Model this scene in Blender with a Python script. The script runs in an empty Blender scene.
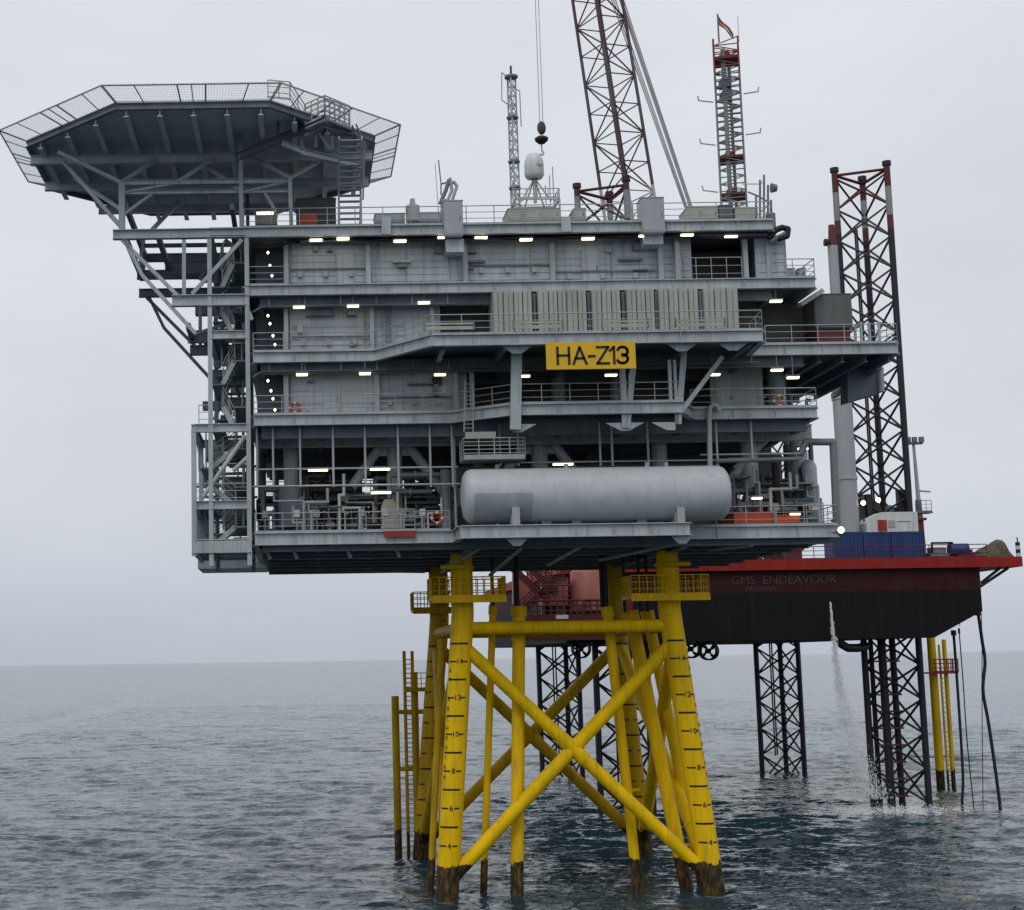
import bpy, math, random
import numpy as np
from mathutils import Vector, Matrix, Quaternion

random.seed(7)
scene = bpy.context.scene
COL = scene.collection

# ------------------------------------------------------------------ camera
W, H = 1024, 910
FPX, CX, CY = 1545.0, 300.0, 455.0
CAMZ = 12.8
PITCH = math.atan(206.0 / FPX)
ROLL = 0.0145
CF = Vector((0, math.cos(PITCH), math.sin(PITCH)))
U0 = Vector((0, -math.sin(PITCH), math.cos(PITCH)))
XX = Vector((1, 0, 0))
CR = math.cos(ROLL) * XX - math.sin(ROLL) * U0
CU = math.sin(ROLL) * XX + math.cos(ROLL) * U0
cam_d = bpy.data.cameras.new('camera')
cam = bpy.data.objects.new('camera', cam_d)
COL.objects.link(cam)
cam_d.sensor_width = 36.0
cam_d.sensor_fit = 'HORIZONTAL'
cam_d.lens = FPX / W * 36.0
cam_d.shift_x = (W / 2 - CX) / W
cam_d.shift_y = (CY - H / 2) / W
cam_d.clip_start = 0.5
cam_d.clip_end = 90000
rot = Matrix((CR, CU, -CF)).transposed()
cam.matrix_world = Matrix.Translation((0, 0, CAMZ)) @ rot.to_4x4()
scene.camera = cam

# ------------------------------------------------------------------ world, overcast sky
world = bpy.data.worlds.new('World')
scene.world = world
world.use_nodes = True
wn, wl = world.node_tree.nodes, world.node_tree.links
wn.clear()
SUN_EL, SUN_AZ = math.radians(52), math.radians(205)
out = wn.new('ShaderNodeOutputWorld')
bg = wn.new('ShaderNodeBackground')
sky = wn.new('ShaderNodeTexSky')
sky.sky_type = 'NISHITA'
sky.sun_disc = False
sky.sun_elevation = SUN_EL
sky.sun_rotation = SUN_AZ
sky.dust_density = 4.0
tc = wn.new('ShaderNodeTexCoord')
sep = wn.new('ShaderNodeSeparateXYZ')
wl.new(tc.outputs['Generated'], sep.inputs[0])
rampw = wn.new('ShaderNodeValToRGB')
e = rampw.color_ramp.elements
e[0].position = 0.0; e[0].color = (0.50, 0.54, 0.615, 1)
e[1].position = 1.0; e[1].color = (0.88, 0.90, 0.92, 1)
x = e.new(0.05); x.color = (0.59, 0.628, 0.695, 1)
x = e.new(0.11); x.color = (0.645, 0.678, 0.735, 1)
x = e.new(0.38); x.color = (0.712, 0.74, 0.785, 1)
nz = wn.new('ShaderNodeTexNoise')
nz.inputs['Scale'].default_value = 2.2
nz.inputs['Detail'].default_value = 5
nz.inputs['Roughness'].default_value = 0.5
mp = wn.new('ShaderNodeMapping')
mp.inputs['Scale'].default_value = (1, 1, 2.6)
wl.new(tc.outputs['Generated'], mp.inputs[0])
wl.new(mp.outputs[0], nz.inputs['Vector'])
mr = wn.new('ShaderNodeMapRange')
mr.inputs['From Min'].default_value = 0.3
mr.inputs['From Max'].default_value = 0.7
mr.inputs['To Min'].default_value = 0.90
mr.inputs['To Max'].default_value = 1.07
wl.new(nz.outputs['Fac'], mr.inputs['Value'])
wl.new(sep.outputs['Z'], rampw.inputs['Fac'])
mulc = wn.new('ShaderNodeMix'); mulc.data_type = 'RGBA'; mulc.blend_type = 'MULTIPLY'
mulc.inputs[0].default_value = 1.0
wl.new(rampw.outputs['Color'], mulc.inputs[6])
wl.new(mr.outputs[0], mulc.inputs[7])
# thin veil of clear-sky light on top of the cloud deck
mixs = wn.new('ShaderNodeMix'); mixs.data_type = 'RGBA'; mixs.blend_type = 'ADD'
mixs.inputs[0].default_value = 0.003
wl.new(mulc.outputs[2], mixs.inputs[6])
wl.new(sky.outputs['Color'], mixs.inputs[7])
bg.inputs['Strength'].default_value = 1.0
wl.new(mixs.outputs[2], bg.inputs['Color'])
wl.new(bg.outputs[0], out.inputs['Surface'])

sun_d = bpy.data.lights.new('sun', 'SUN')
sun_d.energy = 0.8
sun_d.angle = math.radians(25)
sun_d.color = (1.0, 0.97, 0.92)
sun = bpy.data.objects.new('sun', sun_d)
COL.objects.link(sun)
sd = Vector((math.sin(SUN_AZ) * math.cos(SUN_EL), math.cos(SUN_AZ) * math.cos(SUN_EL), math.sin(SUN_EL)))
sun.rotation_mode = 'QUATERNION'
sun.rotation_quaternion = (-sd).to_track_quat('-Z', 'Y')

vs = scene.view_settings
vs.view_transform = 'Standard'
vs.look = 'None'
vs.exposure = 0.0
vs.gamma = 1.0


# ------------------------------------------------------------------ pixel helpers
def U(px, py, Y):
    """world point on the vertical plane at distance Y seen at photo pixel (px, py)"""
    d = CF + CR * ((px - CX) / FPX) - CU * ((py - CY) / FPX)
    t = Y / d.y
    return Vector((d.x * t, Y, CAMZ + d.z * t))


def UZ(px, py, z):
    """point at height z seen at photo pixel (px, py)"""
    d = CF + CR * ((px - CX) / FPX) - CU * ((py - CY) / FPX)
    t = (z - CAMZ) / d.z
    return Vector((d.x * t, d.y * t, z))


def XP(px, py, Y): return U(px, py, Y).x
def ZP(px, py, Y): return U(px, py, Y).z


# ------------------------------------------------------------------ materials
MATS = {}


def material(name, col, rough=0.55, var=0.25, metal=0.0, rust=0.0, emit=None, strength=0, zbands=None,
             stretch=0.25, bump=0.05, nscale=1.0, growth=None, spec=0.4, streak=0.0):
    if name in MATS: return MATS[name]
    m = bpy.data.materials.new(name)
    m.use_nodes = True
    n, l = m.node_tree.nodes, m.node_tree.links
    b = n['Principled BSDF']
    b.inputs['Roughness'].default_value = rough
    b.inputs['Metallic'].default_value = metal
    b.inputs['Specular IOR Level'].default_value = spec
    geo = n.new('ShaderNodeNewGeometry')
    mpn = n.new('ShaderNodeMapping')
    mpn.inputs['Scale'].default_value = (nscale, nscale, nscale * stretch)
    l.new(geo.outputs['Position'], mpn.inputs[0])
    no = n.new('ShaderNodeTexNoise')
    no.inputs['Scale'].default_value = 1.3
    no.inputs['Detail'].default_value = 8
    no.inputs['Roughness'].default_value = 0.65
    l.new(mpn.outputs[0], no.inputs['Vector'])
    rg = n.new('ShaderNodeMapRange')
    rg.inputs['From Min'].default_value = 0.32
    rg.inputs['From Max'].default_value = 0.7
    l.new(no.outputs['Fac'], rg.inputs['Value'])
    mx = n.new('ShaderNodeMix'); mx.data_type = 'RGBA'
    lo = tuple(c * (1 - var) for c in col) + (1,)
    hi = tuple(min(1, c * (1 + var * 0.35)) for c in col) + (1,)
    l.new(rg.outputs[0], mx.inputs[0])
    mx.inputs[6].default_value = lo
    mx.inputs[7].default_value = hi
    cur = mx.outputs[2]
    if zbands:
        sp = n.new('ShaderNodeSeparateXYZ')
        l.new(geo.outputs['Position'], sp.inputs[0])
        z0, z1 = zbands[0][0], zbands[-1][0] + 0.01
        nr = n.new('ShaderNodeMapRange')
        nr.inputs['From Min'].default_value = z0
        nr.inputs['From Max'].default_value = z1
        l.new(sp.outputs['Z'], nr.inputs['Value'])
        cr = n.new('ShaderNodeValToRGB')
        cr.color_ramp.interpolation = 'CONSTANT'
        els = cr.color_ramp.elements
        els[0].position = 0; els[0].color = zbands[0][1] + (1,)
        els[1].position = 1; els[1].color = zbands[-1][1] + (1,)
        for zz, cc in zbands[1:-1]:
            q = els.new((zz - z0) / (z1 - z0)); q.color = cc + (1,)
        l.new(nr.outputs[0], cr.inputs['Fac'])
        mm = n.new('ShaderNodeMix'); mm.data_type = 'RGBA'; mm.blend_type = 'MULTIPLY'
        mm.inputs[0].default_value = 1
        l.new(cr.outputs['Color'], mm.inputs[6])
        rr = n.new('ShaderNodeMapRange')
        rr.inputs['To Min'].default_value = 1 - var
        rr.inputs['To Max'].default_value = 1.05
        l.new(rg.outputs[0], rr.inputs['Value'])
        l.new(rr.outputs[0], mm.inputs[7])
        cur = mm.outputs[2]
    if rust > 0:
        n2 = n.new('ShaderNodeTexNoise')
        n2.inputs['Scale'].default_value = 2.1
        n2.inputs['Detail'].default_value = 10
        n2.inputs['Roughness'].default_value = 0.7
        l.new(mpn.outputs[0], n2.inputs['Vector'])
        r2 = n.new('ShaderNodeMapRange')
        r2.inputs['From Min'].default_value = 0.72 - rust * 0.3
        r2.inputs['From Max'].default_value = 0.80 - rust * 0.2
        l.new(n2.outputs['Fac'], r2.inputs['Value'])
        m2 = n.new('ShaderNodeMix'); m2.data_type = 'RGBA'
        l.new(r2.outputs[0], m2.inputs[0])
        l.new(cur, m2.inputs[6])
        m2.inputs[7].default_value = (0.13, 0.055, 0.02, 1)
        cur = m2.outputs[2]
    if streak > 0:
        # grime and rust runs: narrow, long vertical noise
        mps = n.new('ShaderNodeMapping'); mps.inputs['Scale'].default_value = (5.5, 5.5, 0.22)
        l.new(geo.outputs['Position'], mps.inputs[0])
        ns = n.new('ShaderNodeTexNoise'); ns.inputs['Scale'].default_value = 1.0; ns.inputs['Detail'].default_value = 7
        ns.inputs['Roughness'].default_value = 0.6
        l.new(mps.outputs[0], ns.inputs['Vector'])
        rs = n.new('ShaderNodeMapRange')
        rs.inputs['From Min'].default_value = 0.52; rs.inputs['From Max'].default_value = 0.76
        rs.inputs['To Max'].default_value = streak * 1.6
        l.new(ns.outputs['Fac'], rs.inputs['Value'])
        mstr = n.new('ShaderNodeMix'); mstr.data_type = 'RGBA'
        l.new(rs.outputs[0], mstr.inputs[0]); l.new(cur, mstr.inputs[6])
        mstr.inputs[7].default_value = (0.10, 0.075, 0.055, 1)
        cur = mstr.outputs[2]
    if growth is not None:
        # band of marine growth and rust, height above water, ragged edge
        sp2 = n.new('ShaderNodeSeparateXYZ')
        l.new(geo.outputs['Position'], sp2.inputs[0])
        n3 = n.new('ShaderNodeTexNoise')
        n3.inputs['Scale'].default_value = 2.4
        n3.inputs['Detail'].default_value = 8
        l.new(geo.outputs['Position'], n3.inputs['Vector'])
        ad = n.new('ShaderNodeMath'); ad.operation = 'MULTIPLY_ADD'
        l.new(n3.outputs['Fac'], ad.inputs[0])
        ad.inputs[1].default_value = 0.9
        l.new(sp2.outputs['Z'], ad.inputs[2])
        r3 = n.new('ShaderNodeMapRange')
        r3.inputs['From Min'].default_value = growth + 0.45
        r3.inputs['From Max'].default_value = growth + 0.55
        r3.inputs['To Min'].default_value = 1
        r3.inputs['To Max'].default_value = 0
        l.new(ad.outputs[0], r3.inputs['Value'])
        cr3 = n.new('ShaderNodeValToRGB')
        cr3.color_ramp.elements[0].position = 0.36
        cr3.color_ramp.elements[0].color = (0.020, 0.016, 0.010, 1)
        cr3.color_ramp.elements[1].position = 0.68
        cr3.color_ramp.elements[1].color = (0.17, 0.075, 0.02, 1)
        q = cr3.color_ramp.elements.new(0.52); q.color = (0.045, 0.035, 0.014, 1)
        n4 = n.new('ShaderNodeTexNoise')
        n4.inputs['Scale'].default_value = 3.7
        n4.inputs['Detail'].default_value = 9
        mp4 = n.new('ShaderNodeMapping'); mp4.inputs['Scale'].default_value = (1.5, 1.5, 0.5)
        l.new(geo.outputs['Position'], mp4.inputs[0]); l.new(mp4.outputs[0], n4.inputs['Vector'])
        l.new(n4.outputs['Fac'], cr3.inputs['Fac'])
        m3 = n.new('ShaderNodeMix'); m3.data_type = 'RGBA'
        l.new(r3.outputs[0], m3.inputs[0])
        l.new(cur, m3.inputs[6]); l.new(cr3.outputs['Color'], m3.inputs[7])
        cur = m3.outputs[2]
    l.new(cur, b.inputs['Base Color'])
    if bump > 0:
        bp = n.new('ShaderNodeBump')
        bp.inputs['Strength'].default_value = bump * 3
        bp.inputs['Distance'].default_value = 0.03
        nb = n.new('ShaderNodeTexNoise')
        nb.inputs['Scale'].default_value = 5
        nb.inputs['Detail'].default_value = 6
        l.new(geo.outputs['Position'], nb.inputs['Vector'])
        l.new(nb.outputs['Fac'], bp.inputs['Height'])
        l.new(bp.outputs[0], b.inputs['Normal'])
    if emit:
        b.inputs['Emission Color'].default_value = emit + (1,)
        b.inputs['Emission Strength'].default_value = strength
    MATS[name] = m
    return m


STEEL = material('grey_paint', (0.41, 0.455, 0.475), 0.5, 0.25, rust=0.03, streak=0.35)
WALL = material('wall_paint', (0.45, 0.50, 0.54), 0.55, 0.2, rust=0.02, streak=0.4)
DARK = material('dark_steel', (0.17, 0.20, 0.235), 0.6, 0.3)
DECKM = material('deck_plate_paint', (0.22, 0.25, 0.28), 0.7, 0.3, rust=0.03)
RAIL = material('galvanised', (0.36, 0.385, 0.395), 0.45, 0.2, metal=0.2, bump=0)
PIPE = material('pipe_paint', (0.16, 0.18, 0.20), 0.45, 0.35, rust=0.08)
BEIGE = material('beige_paint', (0.37, 0.385, 0.34), 0.55, 0.22, rust=0.03)
TANKM = material('tank_paint', (0.47, 0.50, 0.53), 0.4, 0.12, stretch=1.0, streak=0.12)
TANKB = material('tank_lower_paint', (0.33, 0.36, 0.38), 0.5, 0.2)
WHITE = material('white_paint', (0.62, 0.63, 0.64), 0.45, 0.18, rust=0.03, streak=0.3)
BLACK = material('black_rubber', (0.014, 0.014, 0.017), 0.6, 0.3)
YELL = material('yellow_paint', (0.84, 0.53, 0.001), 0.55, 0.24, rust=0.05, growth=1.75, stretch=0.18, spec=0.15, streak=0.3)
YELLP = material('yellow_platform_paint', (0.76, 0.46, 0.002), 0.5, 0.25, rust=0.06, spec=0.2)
OLIVE = material('darker_yellow_paint', (0.52, 0.32, 0.005), 0.55, 0.35, rust=0.1, growth=1.75, spec=0.15, streak=0.3)  # darker yellow with more rust, on the rear legs and boat landing
SIGNY = material('sign_yellow', (0.72, 0.43, 0.008), 0.4, 0.1, bump=0)
MARK = material('marking_black', (0.012, 0.008, 0.008), 0.6, 0.2, bump=0)
BUOY = material('faded_orange', (0.42, 0.085, 0.04), 0.6, 0.3)
ORANGE = material('orange_paint', (0.50, 0.07, 0.022), 0.45, 0.2)
RED = material('red_paint', (0.33, 0.022, 0.02), 0.5, 0.3, rust=0.04)
SALMON = material('salmon_paint', (0.36, 0.12, 0.10), 0.5, 0.3, rust=0.05)
MAROON = material('maroon_paint', (0.12, 0.02, 0.022), 0.5, 0.35, rust=0.05)
BLUE = material('blue_container_paint', (0.014, 0.045, 0.17), 0.45, 0.25, rust=0.03)
NAVY = material('leg_dark_paint', (0.014, 0.015, 0.02), 0.5, 0.35, rust=0.04)
LEGM = material('leg_banded_paint', (0.2, 0.2, 0.2), 0.5, 0.3, zbands=[
    (0, (0.014, 0.015, 0.02)), (49.3, (0.13, 0.016, 0.022)), (50.6, (0.27, 0.27, 0.28)), (53.2, (0.10, 0.012, 0.018)),
    (60, (0.12, 0.012, 0.018))])
BOOMM = material('boom_banded_paint', (0.2, 0.2, 0.2), 0.5, 0.3, zbands=[
    (30, (0.45, 0.45, 0.46)), (56.5, (0.085, 0.05, 0.055)), (63, (0.10, 0.09, 0.095)), (69.5, (0.10, 0.045, 0.05)),
    (110, (0.10, 0.045, 0.05))])
MASTM = material('mast_paint', (0.2, 0.2, 0.2), 0.5, 0.3, zbands=[
    (30, (0.16, 0.03, 0.035)), (38.0, (0.22, 0.22, 0.235)), (45.2, (0.13, 0.14, 0.15)), (46.5, (0.20, 0.05, 0.055)), (60, (0.20, 0.05, 0.055))])
HULLM = material('hull_paint', (0.2, 0.2, 0.2), 0.7, 0.35, rust=0.03, spec=0.2, streak=0.07, zbands=[
    (10, (0.008, 0.006, 0.008)), (17.75, (0.045, 0.009, 0.010)), (30, (0.045, 0.009, 0.010))])
HULLB = material('hull_band_paint', (0.30, 0.017, 0.012), 0.55, 0.28, rust=0.05, stretch=0.6, spec=0.2, streak=0.3)
LETTER = material('faded_lettering', (0.065, 0.040, 0.042), 0.6, 0.4, bump=0)
BRACEM = material('leg_brace_paint', (0.2, 0.2, 0.2), 0.5, 0.3, zbands=[
    (0, (0.014, 0.015, 0.02)), (40.5, (0.07, 0.045, 0.05)), (46.0, (0.055, 0.055, 0.06)), (51.5, (0.08, 0.012, 0.017)), (60, (0.08, 0.012, 0.017))])
LAMP = material('lamp_glow', (0.9, 0.9, 0.85), 0.5, 0.0, emit=(1.0, 0.85, 0.48), strength=4.5, bump=0)
CAMO = material('tarpaulin', (0.10, 0.09, 0.06), 0.85, 0.6, stretch=1.0, nscale=2.5, bump=0.3)
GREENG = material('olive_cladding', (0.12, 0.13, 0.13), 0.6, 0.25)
ALU = material('bare_aluminium', (0.60, 0.62, 0.67), 0.55, 0.2, bump=0.02)
STONE = material('grey_box_paint', (0.36, 0.375, 0.40), 0.45, 0.12)


# ------------------------------------------------------------------ mesh building
class MB:
    def __init__(s): s.v, s.f, s.s = [], [], []

    def poly(s, pts, faces, smooth=False):
        o = len(s.v)
        s.v += [tuple(p) for p in pts]
        s.f += [tuple(o + i for i in f) for f in faces]
        s.s += [smooth] * len(faces)
        return s

    def box(s, x0, x1, y0, y1, z0, z1):
        x0, x1 = min(x0, x1), max(x0, x1); y0, y1 = min(y0, y1), max(y0, y1); z0, z1 = min(z0, z1), max(z0, z1)
        p = [(x0, y0, z0), (x1, y0, z0), (x1, y1, z0), (x0, y1, z0), (x0, y0, z1), (x1, y0, z1), (x1, y1, z1), (x0, y1, z1)]
        return s.poly(p, [(0, 3, 2, 1), (4, 5, 6, 7), (0, 1, 5, 4), (1, 2, 6, 5), (2, 3, 7, 6), (3, 0, 4, 7)])

    def prism(s, pts2, z0, z1):
        n = len(pts2)
        area = sum(pts2[i][0] * pts2[(i + 1) % n][1] - pts2[(i + 1) % n][0] * pts2[i][1] for i in range(n))
        if area < 0: pts2 = pts2[::-1]
        p = [(a, b, z0) for a, b in pts2] + [(a, b, z1) for a, b in pts2]
        f = [tuple(range(n))[::-1], tuple(range(n, 2 * n))]
        f += [(i, (i + 1) % n, n + (i + 1) % n, n + i) for i in range(n)]
        return s.poly(p, f)

    def plate(s, pts, nrm, t):
        """flat polygon (3d points) thickened along nrm"""
        n = len(pts); nv = Vector(nrm).normalized() * t
        a = [Vector(p) for p in pts]
        c = (a[1] - a[0]).cross(a[2] - a[0])
        if c.dot(nv) < 0: a = a[::-1]
        p = [tuple(q) for q in a] + [tuple(q + nv) for q in a]
        f = [tuple(range(n))[::-1], tuple(range(n, 2 * n))]
        f += [(i, (i + 1) % n, n + (i + 1) % n, n + i) for i in range(n)]
        return s.poly(p, f)

    def tube(s, p, q, r, n=8, r2=None, caps=True):
        p, q = Vector(p), Vector(q)
        r2 = r if r2 is None else r2
        d = q - p
        if d.length < 1e-6: return s
        d.normalize()
        a = d.orthogonal().normalized(); b = d.cross(a)
        ring = lambda c, rr: [c + (a * math.cos(t) + b * math.sin(t)) * rr for t in [2 * math.pi * i / n for i in range(n)]]
        A, B = ring(p, r), ring(q, r2)
        s.poly(A + B, [(i, (i + 1) % n, n + (i + 1) % n, n + i) for i in range(n)], True)
        if caps:
            s.poly(A, [tuple(range(n))[::-1]]); s.poly(B, [tuple(range(n))])
        return s

    def path(s, pts, r, n=8):
        pts = [Vector(p) for p in pts]
        for i in range(len(pts) - 1): s.tube(pts[i], pts[i + 1], r, n)
        for p in pts[1:-1]: s.ball(p, r * 1.02, n, 4)
        return s

    def ball(s, c, r, n=10, m=6, sx=1, sy=1, sz=1):
        c = Vector(c); pts = []; f = []
        for j in range(m + 1):
            ph = math.pi * j / m
            for i in range(n):
                t = 2 * math.pi * i / n
                pts.append(c + Vector((r * sx * math.sin(ph) * math.cos(t), r * sy * math.sin(ph) * math.sin(t), r * sz * math.cos(ph))))
        for j in range(m):
            for i in range(n):
                f.append((j * n + i, (j + 1) * n + i, (j + 1) * n + (i + 1) % n, j * n + (i + 1) % n))
        return s.poly(pts, f, True)

    def lathe(s, c, axis, prof, n=24):
        """profile list of (along, radius) around axis"""
        c, d = Vector(c), Vector(axis).normalized()
        a = d.orthogonal().normalized(); b = d.cross(a)
        pts = []
        for t, r in prof:
            for i in range(n):
                th = 2 * math.pi * i / n
                pts.append(c + d * t + (a * math.cos(th) + b * math.sin(th)) * r)
        f = [(j * n + i, j * n + (i + 1) % n, (j + 1) * n + (i + 1) % n, (j + 1) * n + i) for j in range(len(prof) - 1) for i in range(n)]
        return s.poly(pts, f, True)

    def beam(s, p, q, w, h, up=(0, 0, 1)):
        """rectangular bar from p to q, w sideways, h along up"""
        p, q = Vector(p), Vector(q)
        d = (q - p).normalized(); u = Vector(up)
        if abs(d.dot(u)) > 0.98: u = Vector((0, 1, 0))
        a = d.cross(u).normalized(); b = a.cross(d).normalized()
        c = [p + a * i * w / 2 + b * j * h / 2 for i, j in ((-1, -1), (1, -1), (1, 1), (-1, 1))]
        c += [k + (q - p) for k in c]
        return s.poly(c, [(0, 1, 2, 3), (4, 7, 6, 5), (0, 4, 5, 1), (1, 5, 6, 2), (2, 6, 7, 3), (3, 7, 4, 0)])

    def ibeam(s, p, q, w, h, up=(0, 0, 1), t=0.04):
        p, q = Vector(p), Vector(q)
        d = (q - p).normalized(); u = Vector(up)
        if abs(d.dot(u)) > 0.98: u = Vector((0, 1, 0))
        a = d.cross(u).normalized(); b = a.cross(d).normalized()
        s.beam(p + b * (h / 2 - t / 2), q + b * (h / 2 - t / 2), w, t, up)
        s.beam(p - b * (h / 2 - t / 2), q - b * (h / 2 - t / 2), w, t, up)
        s.beam(p, q, t, h - 2 * t, up)
        return s

    def mesh(s, name, mat):
        me = bpy.data.meshes.new(name)
        me.from_pydata([tuple(v) for v in s.v], [], s.f)
        me.materials.append(mat)
        me.polygons.foreach_set('use_smooth', s.s)
        me.update()
        return me

    def build(s, name, mat, parent=None, **kw):
        o = bpy.data.objects.new(name, s.mesh(name, mat))
        return link(o, parent, **kw)


WM = {}


def link(o, parent=None, world=None, label=None, cat=None, group=None, kind=None):
    COL.objects.link(o)
    w = world if world is not None else Matrix.Identity(4)
    WM[o.name] = w
    if parent is not None:
        o.parent = parent
        o.matrix_parent_inverse = WM[parent.name].inverted()
    o.matrix_basis = w
    if label: o['label'] = label
    if cat: o['category'] = cat
    if group: o['group'] = group
    if kind: o['kind'] = kind
    return o


def thing(name, label, cat, loc, group=None):
    o = bpy.data.objects.new(name, None)
    o.empty_display_size = 0.3
    return link(o, None, Matrix.Translation(Vector(loc)), label, cat, group)


SHARED = {}


def shared(kind, mat):
    k = (kind, mat.name)
    if k not in SHARED:
        m = MB()
        if kind == 'tube': m.tube((0, 0, -0.5), (0, 0, 0.5), 1.0, 12)
        elif kind == 'tube6': m.tube((0, 0, -0.5), (0, 0, 0.5), 1.0, 6)
        elif kind == 'box': m.box(-.5, .5, -.5, .5, -.5, .5)
        elif kind == 'ibeam': m.box(-.5, .5, -.5, .5, .42, .5).box(-.5, .5, -.5, .5, -.5, -.42).box(-.08, .08, -.5, .5, -.42, .42)
        SHARED[k] = m.mesh(kind + '_' + mat.name, mat)
    return SHARED[k]


def tubei(name, p, q, r, mat, parent, kind='tube'):
    p, q = Vector(p), Vector(q); d = q - p
    R = d.to_track_quat('Z', 'Y').to_matrix().to_4x4()
    M_ = Matrix.Translation((p + q) / 2) @ R @ Matrix.Diagonal((r, r, d.length, 1))
    return link(bpy.data.objects.new(name, shared(kind, mat)), parent, M_)


def boxi(name, x0, x1, y0, y1, z0, z1, mat, parent):
    M_ = Matrix.Translation(((x0 + x1) / 2, (y0 + y1) / 2, (z0 + z1) / 2)) @ Matrix.Diagonal((abs(x1 - x0), abs(y1 - y0), abs(z1 - z0), 1))
    return link(bpy.data.objects.new(name, shared('box', mat)), parent, M_)


def beami(name, p, q, w, h, mat, parent, up=(0, 0, 1), kind='box'):
    p, q = Vector(p), Vector(q); d = (q - p); L = d.length; d = d / L
    u = Vector(up)
    if abs(d.dot(u)) > 0.98: u = Vector((0, 1, 0))
    a = d.cross(u).normalized(); b = a.cross(d).normalized()
    R = Matrix((a, d, b)).transposed().to_4x4()
    M_ = Matrix.Translation((p + q) / 2) @ R @ Matrix.Diagonal((w, L, h, 1))
    return link(bpy.data.objects.new(name, shared(kind, mat)), parent, M_)


def railing(parent, pts, h=1.05, mat=None, spacing=1.5, r=0.026, name='railing', mids=2, toe=True, **kw):
    m = MB(); pts = [Vector(p) for p in pts]; up = Vector((0, 0, 1))
    for a, b in zip(pts[:-1], pts[1:]):
        L = (b - a).length; n = max(1, round(L / spacing))
        for i in range(n + 1):
            p = a.lerp(b, i / n)
            m.tube(p, p + up * h, r, 5, caps=False)
        for k in range(mids + 1):
            zz = h * (k + 1) / (mids + 1)
            m.tube(a + up * zz, b + up * zz, r * (1.15 if k == mids else 0.8), 5, caps=False)
        if toe:
            m.beam(a + up * 0.06, b + up * 0.06, 0.012, 0.12)
    return m.build(name, mat or RAIL, parent, **kw)


def text_mesh(body, size, mat, name, M_, parent, extrude=0.01, label=None, align='CENTER', squash=1.0):
    cu = bpy.data.curves.new(name, 'FONT')
    cu.body = body; cu.size = size; cu.extrude = extrude
    cu.align_x = align; cu.align_y = 'CENTER'; cu.resolution_u = 3
    t = bpy.data.objects.new(name, cu)
    COL.objects.link(t)
    dg = bpy.context.evaluated_depsgraph_get()
    me = bpy.data.meshes.new_from_object(t.evaluated_get(dg))
    bpy.data.objects.remove(t, do_unlink=True)
    me.materials.clear(); me.materials.append(mat)
    o = bpy.data.objects.new(name, me)
    return link(o, parent, M_ @ Matrix.Diagonal((squash, 1, 1, 1)), label)


FACE = Matrix.Rotation(math.radians(90), 4, 'X')   # text standing up, facing the camera


def ordinal(i): return ['leftmost', 'second from left', 'third from left', 'fourth from left', 'fifth from left', 'sixth from left',
                        'seventh from left', 'eighth from left', 'ninth from left', 'tenth from left', 'eleventh from left'][i]


# ------------------------------------------------------------------ sea
# spots of white water (x, y, radius x, radius y, strength)
FOAM = [(XP(893, 803, 129), 129, 10, 6, .62), (XP(447, 893, 84.4), 84.4, 1.7, 1.5, .40), (XP(713, 893, 84.4), 84.4, 1.7, 1.5, .40), (XP(517, 890, 86), 86, 1.1, 1.0, .38), (XP(637, 888, 87), 87, 1.0, .9, .36),
        (XP(690, 890, 87.3), 87.3, 1.4, 1.2, .38), (XP(420, 850, 103), 103, 2.2, 1.6, .36), (XP(780, 770, 169), 169, 5, 3, .34)]


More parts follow.
